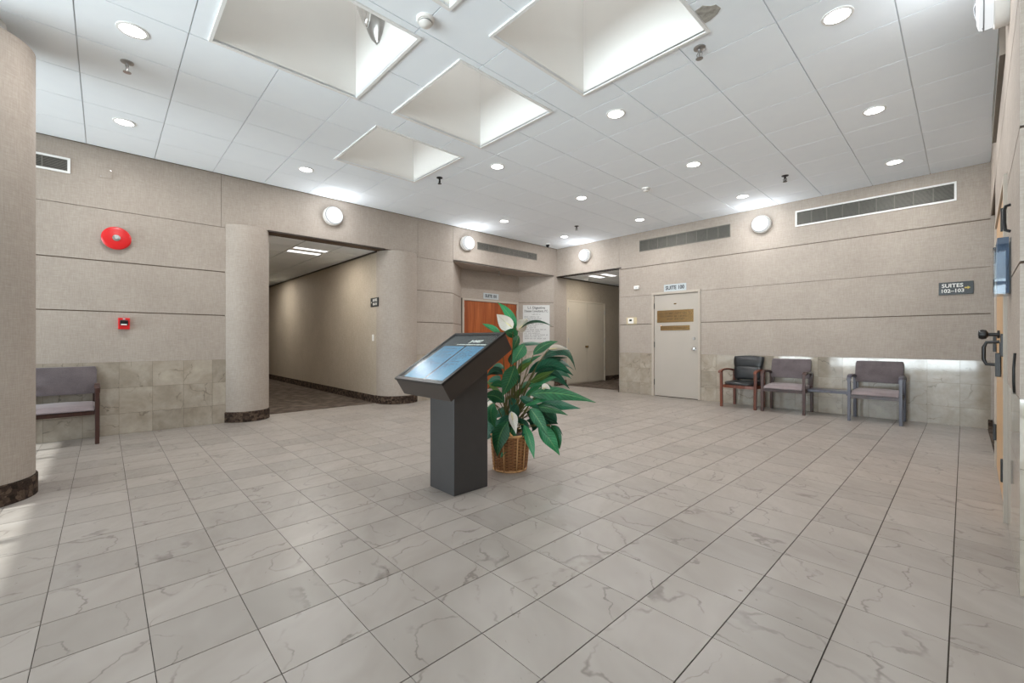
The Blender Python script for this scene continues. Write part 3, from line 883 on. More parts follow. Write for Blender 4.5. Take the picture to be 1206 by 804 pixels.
troffer(TROF1[0], 2.69, 'square lit ceiling panel near the mouth of the left hallway')
troffer(TROF1[1], 2.69, 'small lit ceiling panel deep in the left hallway beside the column edge')
troffer(TROF2[0], 2.68, 'lit ceiling panel in the back hallway above the closet doors', TROF_E * 0.55)

# half-shell chrome uplight inside the near skylight well
t = thing('well_spotlight', 'chrome half-shell spotlight on the wall of the large near-left skylight well', 'spotlight', (-3.39, 1.67, 3.60), 0)
sh = MB(); rings = []
for k in range(9):
    h = k / 8; rr = 0.02 + 0.20 * h ** 0.62
    rings.append([(rr * math.cos(a), -rr * 0.75 * math.sin(a) - 0.002, 0.42 * h) for a in [math.pi * q / 16 for q in range(17)]])
sh.loft(rings, cap=False, closed=False).build('shell', M['steel'], t, True)
sh = MB(); rings = []
for k in range(9):
    h = k / 8; rr = 0.012 + 0.13 * h ** 0.7
    rings.append([(rr * math.cos(a), -0.10 - rr * 0.75 * math.sin(a), 0.09 + 0.30 * h) for a in [2 * math.pi * q / 24 for q in range(24)]])
sh.loft(rings).build('reflector', M['chrome'], t, True)

# ================================================================== CEILING FITTINGS
def sprinkler(x, y, label, col='steel', z=ZC):
    t = thing('fire_sprinkler', label, 'sprinkler', (x, y, z), 0, 'pendent fire sprinklers')
    MB().lathe([(0.0, 0.0), (0.042, 0.0), (0.042, -0.006), (0.020, -0.016), (0.0, -0.016)], 24, cap=False).build('escutcheon', M[col], t, 'auto')
    MB().lathe([(0.012, -0.016), (0.012, -0.035), (0.007, -0.04), (0.007, -0.075), (0.010, -0.08)], 14).build('body', M[col], t, 'auto')
    MB().tube([(-0.012, 0, -0.034), (-0.02, 0, -0.05), (-0.014, 0, -0.075)], 0.004, 6).tube([(0.012, 0, -0.034), (0.02, 0, -0.05), (0.014, 0, -0.075)], 0.004, 6).build('yoke', M[col], t, 'auto')
    MB().lathe([(0.026, -0.080), (0.026, -0.084), (0.0, -0.084)], 18).build('deflector', M[col], t, 'auto')
sprinkler(-4.62, 0.131, 'steel fire sprinkler on the ceiling near the left column')
sprinkler(-1.39, 3.29, 'steel fire sprinkler beside the corner of the near right skylight', 'steel')
sprinkler(-1.67, 6.68, 'dark fire sprinkler on the ceiling above the wide back wall grille', 'black')
sprinkler(-4.95, 3.33, 'dark fire sprinkler beyond the smallest far-left skylight', 'black')
sprinkler(-5.20, 6.67, 'dark fire sprinkler above the room corner', 'black')
sprinkler(-7.22, 6.45, 'small fire sprinkler under the soffit of the wood door alcove', 'steel', 2.665)
t = thing('dome_camera', 'small black dome camera on the ceiling by the far corner', 'camera', (-6.62, 7.42, ZC))
MB().lathe([(0.0, 0.0), (0.05, 0.0), (0.05, -0.02), (0.0, -0.02)], 24, cap=False).build('mount', M['whiteplastic'], t, 'auto')
MB().lathe([(0.042, -0.02), (0.042, -0.04), (0.034, -0.062), (0.018, -0.076), (0.0, -0.08)], 24, cap=False).build('dome', M['black'], t, True)
def smoke(x, y, label, z=ZC):
    t = thing('smoke_detector', label, 'smoke detector', (x, y, z), 0, 'white smoke detectors')
    MB().lathe([(0.0, 0.0), (0.062, 0.0), (0.062, -0.012), (0.056, -0.02), (0.0, -0.02)], 28, cap=False).build('base', M['whiteplastic'], t, 'auto')
    MB().lathe([(0.044, -0.02), (0.046, -0.036), (0.036, -0.046), (0.0, -0.05)], 28, cap=False).build('cap', M['whiteplastic'], t, 'auto')
    MB().lathe([(0.0465, -0.026), (0.0465, -0.031)], 28, cap=False).build('vent_slot', M['dark'], t)
smoke(-2.575, 1.615, 'white smoke detector between the near skylights')
smoke(-3.21, 5.75, 'white smoke detector in the middle of the far ceiling')
smoke(-6.62, 8.9, 'small white detector on the back hallway ceiling', 2.68)

# ================================================================== GRILLES
def grille(loc, rz, wd, ht, label, nd, frame='trimwhite', fw=0.022, proud=0.014):
    t = thing('air_grille', label, 'grille', loc, rz, 'long wall air grilles')
    bx('backing', M['dark'], t, 0, wd, -0.004, 0.0, 0, ht)
    bx('frame_bar', M[frame], t, -fw, wd + fw, -proud, 0.0, -fw, 0.0)
    bx('frame_bar', M[frame], t, -fw, wd + fw, -proud, 0.0, ht, ht + fw)
    bx('frame_bar', M[frame], t, -fw, 0.0, -proud, 0.0, 0.0, ht)
    bx('frame_bar', M[frame], t, wd, wd + fw, -proud, 0.0, 0.0, ht)
    lv = MB(); n = int(ht / 0.013)
    for k in range(n):
        z = ht * (k + 0.5) / n
        lv.box(0, wd, 0.002 - proud, -0.003, z - 0.0032, z + 0.0032)
    lv.build('louvers', M['grille'], t)['kind'] = 'stuff'
    for k in range(1, nd):
        x = wd * k / nd
        bx('divider', M['grille'], t, x - 0.005, x + 0.005, 0.0005 - proud, -0.003, 0, ht)
grille((-4.61, YB, 2.955), 0, 1.75, 0.205, 'long brown-grey air grille above the suite door', 9, 'grille', 0.012)
grille((-1.84, YB, 2.95), 0, 1.75, 0.205, 'long air grille in a white frame at the right of the back wall', 9)
grille((XL, 5.55, 2.99), R(90), 1.75, 0.13, 'narrow air grille above the wood door alcove', 6, 'grille', 0.010)
grille((XL, -2.02, 2.99), R(90), 1.72, 0.125, 'short piece of air grille emerging behind the left column', 9)
grille((xr(5.92), 5.92, 2.95), R(-90) - SKEW, 1.75, 0.205, 'air grille seen edge-on high on the right wall', 9, 'bronzegrille', 0.022, 0.026)

# ================================================================== WALL DEVICES
t = thing('access_plate', 'small square blank cover plate high on the left wall', 'cover plate', (XL, 0.01, 3.05), R(90))
bx('plate', M['wall'], t, -0.055, 0.055, -0.006, 0, -0.055, 0.055, bevel=0.002)
for q in ((-0.042, -0.042), (0.042, 0.042)):
    MB().lathe([(0.005, 0.006), (0.005, 0.009), (0, 0.009)], 10, (q[0], 0, q[1]), '-y').build('screw', M['steel'], t, 'auto')
t = thing('fire_bell', 'round red fire bell on the left wall', 'fire bell', (XL, 0.10, 2.305), R(90))
MB().lathe([(0.05, 0.0), (0.05, 0.03)], 24, axis='-y').build('mount', M['red'], t, 'auto')
MB().lathe([(0.126, 0.030), (0.132, 0.034), (0.132, 0.042), (0.124, 0.050), (0.112, 0.053), (0.085, 0.058), (0.04, 0.062), (0.0, 0.063)], 48, axis='-y').build('gong', M['red'], t, 'auto')
MB().lathe([(0.036, 0.061), (0.036, 0.067), (0.014, 0.070), (0.014, 0.078), (0.0, 0.078)], 24, axis='-y').build('centre_cap', M['chrome'], t, 'auto')
t = thing('fire_pull_station', 'small square red fire alarm pull box below the bell', 'fire alarm', (XL, 0.166, 1.31), R(90))
bx('body', M['red'], t, -0.052, 0.052, -0.045, 0, -0.068, 0.068, bevel=0.006)
bx('pull_handle', M['black'], t, -0.036, 0.036, -0.058, -0.045, -0.022, 0.040, bevel=0.006)
bx('handle_grip', M['signtext'], t, -0.026, 0.026, -0.064, -0.058, -0.020, -0.006, bevel=0.002)
bx('status_lamp', M['silver'], t, -0.010, 0.010, -0.048, -0.045, 0.046, 0.060)
t = thing('light_switch', 'small white light switch inside the left hallway', 'light switch', (-7.13 - 0.16, 3.49, 1.16), 0)
bx('plate', M['whiteplastic'], t, -0.036, 0.036, -0.007, 0, -0.058, 0.058, bevel=0.003)
bx('toggle', M['whiteplastic'], t, -0.006, 0.006, -0.018, -0.007, -0.004, 0.014, bevel=0.002)
t = thing('thermostat', 'beige thermostat with a small display beside the suite door', 'thermostat', (-4.81, YB, 1.525), 0)
bx('backplate', M['beigeplastic'], t, -0.115, 0.125, -0.012, 0, -0.075, 0.07, bevel=0.004)
cs = bx('case', M['whiteplastic'], t, -0.07, 0.055, -0.035, -0.012, -0.06, 0.055, bevel=0.006)
bx('display', M['greyglass'], cs, -0.035, 0.025, -0.037, -0.035, -0.012, 0.03)
t = thing('motion_sensor', 'tiny white sensor box above the thermostat', 'sensor', (-4.68, YB, 2.21), 0)
bx('case', M['whiteplastic'], t, -0.055, 0.055, -0.045, 0, -0.036, 0.036, bevel=0.008)
bx('lens', M['silver'], t, -0.025, 0.025, -0.048, -0.045, -0.018, 0.0, bevel=0.001)

# ---- signs
t = thing('suite_sign', 'silver plate reading SUITE 100 above the painted door', 'sign', (-3.865, YB, 2.137), 0)
bx('plate', M['silver'], t, -0.225, 0.225, -0.008, 0, -0.072, 0.072, bevel=0.003)
text('lettering', 'SUITE 100', 0.102, M['ink'], t, (0, -0.009, 0), sx=0.86, bold=0.003)
t = thing('suite_sign', 'pale plate reading SUITE 101 above the wood door', 'sign', (-7.46, 6.415, 2.12), R(90))
bx('plate', M['silver'], t, -0.23, 0.23, -0.008, 0, -0.066, 0.066, bevel=0.003)
text('lettering', 'SUITE 101', 0.096, M['ink'], t, (0, -0.009, 0), sx=0.86, bold=0.003)
t = thing('direction_sign', 'black sign reading SUITES 102-103 with a gold arrow on the back wall', 'sign', (-0.075, YB, 1.79), 0)
bx('plate', M['sign'], t, -0.158, 0.158, -0.012, 0, -0.082, 0.082, bevel=0.003)
text('lettering', 'SUITES', 0.068, M['signtext'], t, (-0.032, -0.0125, 0.034), sx=0.98, bold=0.0012)
text('lettering', '102\u2013103', 0.064, M['signtext'], t, (-0.032, -0.0125, -0.034), sx=0.98, bold=0.0012)
MB().add([(0.078, -0.013, 0.008), (0.105, -0.013, 0.008), (0.105, -0.013, 0.02), (0.132, -0.013, 0.0), (0.105, -0.013, -0.02), (0.105, -0.013, -0.008), (0.078, -0.013, -0.008),
          (0.078, -0.011, 0.008), (0.105, -0.011, 0.008), (0.105, -0.011, 0.02), (0.132, -0.011, 0.0), (0.105, -0.011, -0.02), (0.105, -0.011, -0.008), (0.078, -0.011, -0.008)],
         [(0, 1, 2, 3, 4, 5, 6), (13, 12, 11, 10, 9, 8, 7)] + [(k, (k + 1) % 7, 7 + (k + 1) % 7, 7 + k) for k in range(7)]).build('arrow', M['gold'], t)
t = thing('direction_sign', 'small black square sign on the left hallway wall', 'sign', (-7.22, 3.49, 1.79), 0)
bx('plate', M['sign'], t, -0.15, 0.15, -0.012, 0, -0.08, 0.08, bevel=0.003)
text('lettering', 'SUITES', 0.066, M['signtext'], t, (0.02, -0.0125, 0.034), sx=0.85, bold=0.0012)
text('lettering', '100-101', 0.062, M['signtext'], t, (0.02, -0.0125, -0.034), sx=0.85, bold=0.0012)
MB().prism([(-0.128, 0.0), (-0.105, 0.018), (-0.105, -0.018)], -0.0005, 0.0005).build('arrow', M['signtext'], t, loc=(0, -0.0128, 0), rot=(R(90), 0, 0))

def squiggle_lines(parent, rows, mat, y, seed, h):
    """rows of word-like strokes too small to read: (x0, x1, z)"""
    rg = random.Random(seed); mb = MB()
    for x0, x1, z in rows:
        x = x0
        while x < x1 - h * 0.5:
            wl = rg.uniform(2.0, 7.0) * h; e = min(x + wl, x1); q = x
            while q < e - h * 0.3:
                st = rg.choice((0, 1, 2))
                if st == 0: mb.box(q, q + h * 0.22, y, y - 0.0006, z - h / 2, z + h / 2)
                elif st == 1: mb.box(q, q + h * 0.5, y, y - 0.0006, z + h * 0.3, z + h / 2).box(q, q + h * 0.18, y, y - 0.0006, z - h / 2, z + h * 0.3)
                else: mb.box(q, q + h * 0.5, y, y - 0.0006, z - h / 2, z - h * 0.3).box(q + h * 0.32, q + h * 0.5, y, y - 0.0006, z - h * 0.3, z + h / 2)
                q += h * 0.72
            x = e + h * 0.9
    return mb.build('small_print', mat, parent)

t = thing('directory_board', 'white practice name board with rows of black text beside the wood door', 'sign', (-7.165, 7.615, 1.52), math.atan2(0.63, 0.59))
bx('board', M['board'], t, -0.325, 0.325, -0.012, 0, -0.45, 0.45, bevel=0.003)
text('heading', 'L.I. Digestive', 0.082, M['ink'], t, (0, -0.0125, 0.385), bold=0.001)
text('heading', 'Disease Consultants, P.C.', 0.078, M['ink'], t, (0, -0.0125, 0.305), sx=0.72, bold=0.001)
bx('rule', M['silver'], t, -0.32, 0.32, -0.0128, -0.0118, 0.255, 0.259)
rg = random.Random(3)
rows = [(-0.10, 0.10, 0.225)] + [(-0.29, rg.uniform(0.02, 0.28), 0.165 - 0.044 * k) for k in range(13)]
squiggle_lines(t, rows, M['ink'], -0.0125, 4, 0.023)

t = thing('brass_plaque', 'large engraved brass plaque on the suite door', 'plaque', (-3.87, YB + 0.005, 1.585), 0, 'brass plaques on the suite door')
bx('plate', M['brass'], t, -0.365, 0.365, -0.006, 0, -0.12, 0.12, bevel=0.002)
squiggle_lines(t, [(-0.33, 0.33, 0.055), (-0.30, 0.28, 0.0), (-0.16, 0.18, -0.055)], M['brassink'], -0.0062, 8, 0.030)
t = thing('brass_plaque', 'narrow brass plaque below the large one on the suite door', 'plaque', (-3.87, YB + 0.005, 1.355), 0, 'brass plaques on the suite door')
bx('plate', M['brass'], t, -0.295, 0.295, -0.006, 0, -0.046, 0.046, bevel=0.002)
squiggle_lines(t, [(-0.25, 0.24, 0.0)], M['brassink'], -0.0062, 9, 0.024)

# ---- acrylic brochure holder on the right wall beside the oak doors
t = thing('brochure_holder', 'clear acrylic brochure holder on the right wall', 'brochure holder', (xr(3.62), 3.62, 1.36), R(-90) - SKEW)
bx('back_panel', M['acrylic'], t, -0.11, 0.11, -0.004, 0.0, 0.0, 0.30)
bx('front_panel', M['acrylic'], t, -0.11, 0.11, -0.062, -0.058, 0.0, 0.25)
bx('side_panel', M['acrylic'], t, -0.11, -0.106, -0.058, -0.004, 0.0, 0.27)
bx('side_panel', M['acrylic'], t, 0.106, 0.11, -0.058, -0.004, 0.0, 0.27)
bx('bottom_panel', M['acrylic'], t, -0.106, 0.106, -0.058, -0.004, 0.0, 0.004)
t = thing('leaflet', 'dark blue leaflets standing in the acrylic holder', 'leaflet', (xr(3.62), 3.62, 1.366), R(-90) - SKEW)
bx('sheet', plain('leaflet_blue', srgb(70, 84, 104), 0.4, 0, 0.4, 0.3, 12), t, -0.10, 0.10, -0.050, -0.008, 0.0, 0.30)
t = thing('door_hook', 'black metal bar above the brochure holder', 'hook', (xr(3.56), 3.56, 1.70), R(-90) - SKEW)
MB().tube([(0, 0, 0.0), (0, -0.02, 0.01), (0, -0.024, 0.05), (0, -0.024, 0.12), (0, -0.018, 0.14), (0, 0, 0.145)], 0.008, 8).build('bar', M['black'], t, 'auto')
t = thing('cable_loop', 'thin black cable curving down the right wall', 'cable', (xr(3.07), 3.07, 0.86), R(-90) - SKEW)
MB().tube([(0.0, -0.006, 0.19), (0.004, -0.010, 0.12), (0.004, -0.010, 0.05), (-0.01, -0.008, 0.012), (-0.04, -0.006, 0.0)], 0.005, 8).build('cable', M['black'], t, True)

# ================================================================== CHAIRS
def rounded(mb, name, mat, parent, bev, seg=3):
    return mb.build(name, mat, parent, True, bev, seg)

def guest_chair(label, loc, rz, frame, fabric, hw=0.267, hd=0.235, rail='mahog'):
    t = thing('guest_chair', label, 'chair', loc, rz, 'upholstered waiting chairs')
    F = M[frame]
    lw = 0.036
    for s in (-1, 1):
        MB().box(s * hw - lw / 2, s * hw + lw / 2, -hd - 0.024, -hd + 0.024, 0, 0.60).build('leg', F, t, False, 0.004)
        MB().bar((s * hw, hd, 0), (s * hw, hd - 0.02, 0.60), lw, 0.046).build('leg', F, t, False, 0.004)
        arm = MB(); rings = []
        for yy, zz, hh in ((-hd - 0.022, 0.575, 0.03), (-hd - 0.018, 0.602, 0.034), (-hd + 0.012, 0.625, 0.034), (-hd + 0.10, 0.640, 0.032), (0.02, 0.636, 0.030), (hd - 0.05, 0.612, 0.030), (hd, 0.592, 0.030)):
            rings.append([(s * hw - 0.024, yy, zz - hh), (s * hw + 0.024, yy, zz - hh), (s * hw + 0.024, yy, zz), (s * hw - 0.024, yy, zz)])
        arm.loft(rings).build('arm', F, t, False, 0.004)
        bx('side_rail', M[rail], t, s * (hw - 0.012) - 0.011, s * (hw - 0.012) + 0.011, -hd + 0.024, hd - 0.024, 0.315, 0.365)
    bx('front_rail', M[rail], t, -hw + lw / 2, hw - lw / 2, -hd - 0.012, -hd + 0.012, 0.315, 0.372)
    bx('back_rail', M[rail], t, -hw + lw / 2, hw - lw / 2, hd - 0.026, hd - 0.004, 0.315, 0.365)
    st = MB(); rings = []
    for k in range(9):
        u = k / 8; y = -hd - 0.045 + u * (2 * hd + 0.02)
        crown = 0.012 * math.sin(math.pi * u)
        z1 = 0.405 + 0.022 * u + crown
        if k == 0: z1 -= 0.028
        w = hw - 0.022
        rings.append([(-w, y, 0.366), (w, y, 0.366), (w, y, z1 - 0.014), (w - 0.03, y, z1), (0, y, z1 + 0.006), (-w + 0.03, y, z1), (-w, y, z1 - 0.014)])
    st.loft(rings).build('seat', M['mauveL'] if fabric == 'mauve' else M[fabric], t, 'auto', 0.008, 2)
    bk = MB(); rings = []
    for k in range(9):
        u = k / 8; z = 0.515 + 0.30 * u
        y = hd - 0.055 + 0.085 * u
        th = 0.032 + 0.012 * math.sin(math.pi * u)
        w = hw - 0.006 - (0.012 if k in (0, 8) else 0)
        rings.append([(-w, y - th * 0.7, z), (-w * 0.5, y - th, z), (0, y - th * 1.05, z), (w * 0.5, y - th, z), (w, y - th * 0.7, z), (w, y + 0.024, z), (0, y + 0.03, z), (-w, y + 0.024, z)])
    bk.loft(rings).build('backrest', M[fabric], t, 'auto', 0.010, 2)
    for s in (-1, 1):
        MB().bar((s * (hw - 0.03), hd - 0.01, 0.36), (s * (hw - 0.03), hd - 0.01, 0.56), 0.02, 0.02).build('back_support', F, t)
    return t

guest_chair('mauve-grey upholstered chair with dark wood legs, right of the black chair', (-1.913, 7.755, 0), 0, 'mahog', 'mauve', 0.278)
guest_chair('mauve-grey upholstered chair with grey frame nearest the right wall', (-0.833, 7.735, 0), 0, 'greywood', 'mauve')
guest_chair('grey upholstered chair half hidden behind the left column', (-6.625, -0.325, 0), R(90), 'mahog', 'mauve', 0.267, 0.205)

# slab table linking the two mauve chairs
t = thing('link_table', 'dark slab shelf joining the two mauve chairs', 'table', (-1.373, 7.78, 0), 0)
bx('slab', M['greywood'], t, -0.245, 0.242, -0.14, 0.15, 0.345, 0.385, bevel=0.005)
bx('bracket', M['black'], t, -0.245, -0.215, -0.10, 0.12, 0.325, 0.345)
bx('bracket', M['black'], t, 0.212, 0.242, -0.10, 0.12, 0.325, 0.345)

# black leather armchair with reddish wood frame
t = thing('wooden_armchair', 'black leather armchair with curved reddish wood arms beside the suite door', 'chair', (-2.543, 7.755, 0), R(-4))
hw, hd = 0.265, 0.215
for s in (-1, 1):
    MB().bar((s * hw, -hd, 0), (s * (hw + 0.005), -hd, 0.605), 0.04, 0.042).build('leg', M['redwood'], t, False, 0.006)
    MB().bar((s * (hw - 0.03), hd, 0), (s * (hw - 0.03), hd - 0.01, 0.60), 0.036, 0.042).build('leg', M['redwood'], t, False, 0.006)
    rings = []
    for yy, zz, xx in ((-hd - 0.05, 0.592, 0.012), (-hd - 0.02, 0.612, 0.01), (-hd + 0.06, 0.632, 0.006), (-0.04, 0.640, 0.0), (0.08, 0.630, -0.012), (hd, 0.60, -0.03)):
        xc = s * (hw + xx); wd = 0.027
        rings.append([(xc - wd, yy, zz - 0.028), (xc + wd, yy, zz - 0.028), (xc + wd, yy, zz), (xc - wd, yy, zz)])
    MB().loft(rings).build('arm', M['redwood'], t, False, 0.008)
    bx('side_rail', M['redwood'], t, s * (hw - 0.015) - 0.012, s * (hw - 0.015) + 0.012, -hd + 0.02, hd - 0.02, 0.325, 0.372)
MB().prism([(-hw + 0.02, -hd - 0.012), (-0.12, -hd - 0.034), (0.12, -hd - 0.034), (hw - 0.02, -hd - 0.012), (hw - 0.02, -hd + 0.012), (-hw + 0.02, -hd + 0.012)], 0.325, 0.376).build('front_rail', M['redwood'], t)
bx('back_rail', M['redwood'], t, -hw + 0.05, hw - 0.05, hd - 0.02, hd + 0.002, 0.325, 0.37)
outline = []
for k in range(28):
    a = 2 * math.pi * k / 28
    ca, sa = math.cos(a), math.sin(a)
    outline.append((0.248 * math.copysign(abs(ca) ** 0.55, ca), 0.235 * math.copysign(abs(sa) ** 0.6, sa) - 0.015))
rings = []
for z, sc in ((0.372, 0.97), (0.38, 1.0), (0.405, 1.0), (0.424, 0.95), (0.432, 0.8), (0.434, 0.4)):
    rings.append([(x * sc, y * sc, z) for x, y in outline])
MB().loft(rings).build('seat', M['leather'], t, True)
def pad(z0, z1, w0, w1, y0, y1, name):
    rings = []
    for k in range(9):
        u = k / 8; z = z0 + (z1 - z0) * u; wd = w0 + (w1 - w0) * u; y = y0 + (y1 - y0) * u
        th = 0.02 + 0.035 * math.sin(math.pi * (0.06 + 0.88 * u)) ** 0.6
        sh = 0.90 + 0.10 * math.sin(math.pi * (0.08 + 0.84 * u)) ** 0.5
        ring = []
        for q in range(9):
            v = q / 8 * 2 - 1
            ring.append((wd * sh * v, y - th * (1 - abs(v) ** 3 * 0.75) + 0.03 * v * v * -1, z + 0.018 * (1 - v * v) * u))
        for q in range(8, -1, -4):
            v = q / 8 * 2 - 1
            ring.append((wd * sh * v, y + 0.018 - 0.03 * v * v, z + 0.018 * (1 - v * v) * u))
        rings.append(ring)
    MB().loft(rings).build(name, M['leather'], t, True)
pad(0.455, 0.665, 0.205, 0.228, hd - 0.055, hd - 0.005, 'lower_back_pad')
pad(0.655, 0.835, 0.226, 0.246, hd - 0.008, hd + 0.035, 'upper_back_pad')
for s in (-1, 1):
    MB().bar((s * 0.17, hd - 0.02, 0.35), (s * 0.17, hd + 0.005, 0.62), 0.025, 0.018).build('back_support', M['black'], t)

# ================================================================== DIRECTORY KIOSK
KX, KY, KZ = -2.649, 1.957, 0.0
t = thing('directory_kiosk', 'charcoal pedestal kiosk with a tilted glowing blue directory panel', 'kiosk', (KX, KY, KZ))
TI = R(31.4)
O = Vector((-2.35 - KX, 1.597 - KY, 0.825))              # low right corner of the top face
ex = Vector((1, 0, 0)); ey = Vector((0, math.cos(TI), math.sin(TI))); ez = ex.cross(ey)
HWD, HLN, HTH = 0.619, 0.655, 0.146
def under(y):   # height of the head's underside at local y
    p = O - ez * HTH
    return p.z + (y - p.y) * math.tan(TI)
y0, y1 = 1.80 - KY, 2.112 - KY
ped = MB()
poly = [(-0.155, y0), (0.155, y0), (0.155, y1), (-0.155, y1)]
ped.add([(x, y, 0) for x, y in poly] + [(x, y, under(y) + 0.01) for x, y in poly], [(3, 2, 1, 0), (4, 5, 6, 7), (0, 1, 5, 4), (1, 2, 6, 5), (2, 3, 7, 6), (3, 0, 4, 7)])
ped.build('pedestal', M['kiosk'], t, False, 0.004)
hd_o = link('head', None, t)
rotm = Matrix((ex, ey, ez)).transposed().to_4x4(); rotm.translation = O
def head_part(mb, name, mat, parent, bevel=0.0, bake=True):
    """local head space: x 0..-width, y up the slope, z out of the panel"""
    mb.v = [tuple(rotm @ Vector(p)) for p in mb.v]
    return mb.build(name, mat, parent, False, bevel)
bpy.data.objects.remove(hd_o)
head = head_part(MB().box(-HWD, 0, 0, HLN, -HTH, -0.016), 'head_case', M['kioskd'], t, 0.003)
rim = MB()
rim.box(-HWD - 0.004, 0.004, -0.004, 0.022, -0.014, 0.003).box(-HWD - 0.004, 0.004, HLN - 0.022, HLN + 0.004, -0.014, 0.003)
rim.box(-HWD - 0.004, -HWD + 0.022, 0.022, HLN - 0.022, -0.014, 0.003).box(-0.022, 0.004, 0.022, HLN - 0.022, -0.014, 0.003)
head_part(rim, 'bezel', M['black'], head)
head_part(MB().box(-HWD + 0.022, -0.022, 0.022, HLN - 0.022, -0.014, -0.005), 'mat_board', M['blackglass'], head)
scr = NT('backlit_blue_panel')
nz = scr.noise(scr.obj(), 3.0, 3)
scr.l(scr.ramp(nz.outputs[0], [(0.35, srgb(66, 120, 158)), (0.65, srgb(112, 168, 196))]), scr.b.inputs['Emission Color'])
scr.b.inputs['Emission Strength'].default_value = 0.48
M['screen'] = scr.done(0.25, srgb(52, 92, 120))
inkl = plain('panel_lettering', srgb(24, 44, 62), 0.6)
for xa, xb, seed in ((-HWD + 0.075, -HWD + 0.338, 1), (-HWD + 0.362, -HWD + 0.575, 2)):
    col = head_part(MB().box(xa, xb, 0.040, 0.466, -0.005, -0.0035), 'lit_column', M['screen'], head)
    rg = random.Random(seed); mb = MB()
    for k in range(16):
        yy = 0.44 - k * 0.0165
        x = xa + rg.uniform(0.012, 0.03)
        if rg.random() < 0.12: continue
        while x < xb - 0.05:
            wl = rg.uniform(0.015, 0.05); mb.box(x, min(x + wl, xb - 0.015), yy, yy + 0.0055, -0.0035, -0.003); x += wl + rg.uniform(0.006, 0.02)
            if rg.random() < 0.18: break
    head_part(mb, 'small_print', inkl, col)
g = head_part(MB().box(-HWD + 0.022, -0.022, 0.022, HLN - 0.022, 0.0, 0.003), 'cover_glass', M['coverglass'], head)
def head_text(body, size, cx, cy, name, bold, sx=1.0):
    o = text(name, body, size, M['signtext'], head, (0, 0, 0), (0, 0, 0), sx=sx, extrude=0.0003, bold=bold)
    o.matrix_local = rotm @ Matrix.Translation((-HWD + cx, cy, -0.004))
head_text('JHM87', 0.050, 0.405, 0.537, 'title_lettering', 0.0012)
wmb = MB(); rg = random.Random(12); x = -HWD + 0.21
while x < -HWD + 0.56:
    wl = rg.uniform(0.008, 0.02); wmb.box(x, x + wl, 0.487, 0.497, -0.005, -0.0035); x += wl + rg.choice((0.003, 0.003, 0.009))
head_part(wmb, 'subtitle_lettering', M['signtext'], head)

# ================================================================== BASKET AND PLANT
BX, BY = -2.718, 2.554
t = thing('wicker_basket', 'round brown wicker basket holding the peace lily', 'basket', (BX, BY, 0))
RB, RT, HB = 0.135, 0.162, 0.305
def br(z): return RB + (RT - RB) * (z / HB) ** 0.8
MB().lathe([(br(z) - 0.014, z) for z in (0.004, 0.1, 0.2, 0.285)] , 40).build('liner', plain('basket_liner', srgb(60, 36, 22), 0.9), t, 'auto')
NW, NS = 22, 26
for k in range(NW):
    z = 0.012 + k * (HB - 0.03) / (NW - 1)
    if 0.18 < z < 0.225: pass
    pts = []
    for q in range(NS * 2 + 1):
        a = 2 * math.pi * q / (NS * 2)
        r = br(z) + (0.0045 if (q + (k % 2) * 2) % 4 < 2 else -0.0045)
        pts.append((r * math.cos(a), r * math.sin(a), z))
    MB().tube(pts, 0.0062, 5, cap=False).build('weaver', M['wicker'], t, True)
for q in range(NS):
    a = 2 * math.pi * (q + 0.5) / NS
    big = q % 3 == 0
    MB().tube([((br(z) + (0.009 if big else 0.001)) * math.cos(a), (br(z) + (0.009 if big else 0.001)) * math.sin(a), z) for z in (0.004, 0.1, 0.2, HB - 0.005)], 0.0055 if big else 0.004, 6).build('stake', M['wickerL'] if big else M['wicker'], t, True)
for zz, rr, nm in ((HB, 0.011, 'rim'), (0.008, 0.010, 'foot_rim')):
    r = br(zz) + 0.003
    MB().tube([(r * math.cos(a), r * math.sin(a), zz) for a in [2 * math.pi * k / 48 for k in range(49)]], rr, 8, cap=False).build(nm, M['wickerL'], t, True)
for a0 in (R(-52), R(128)):
    pts = []
    for k in range(9):
        u = k / 8; a = a0 + R(-17 + 34 * u)
        pts.append(((br(HB) + 0.006) * math.cos(a), (br(HB) + 0.006) * math.sin(a), HB + 0.042 * math.sin(math.pi * u)))
    MB().tube(pts, 0.009, 8).build('handle', M['wickerL'], t, True)
MB().lathe([(0.0, 0.285), (br(0.28) - 0.012, 0.28)], 32, cap=False).build('soil', M['soil'], t)

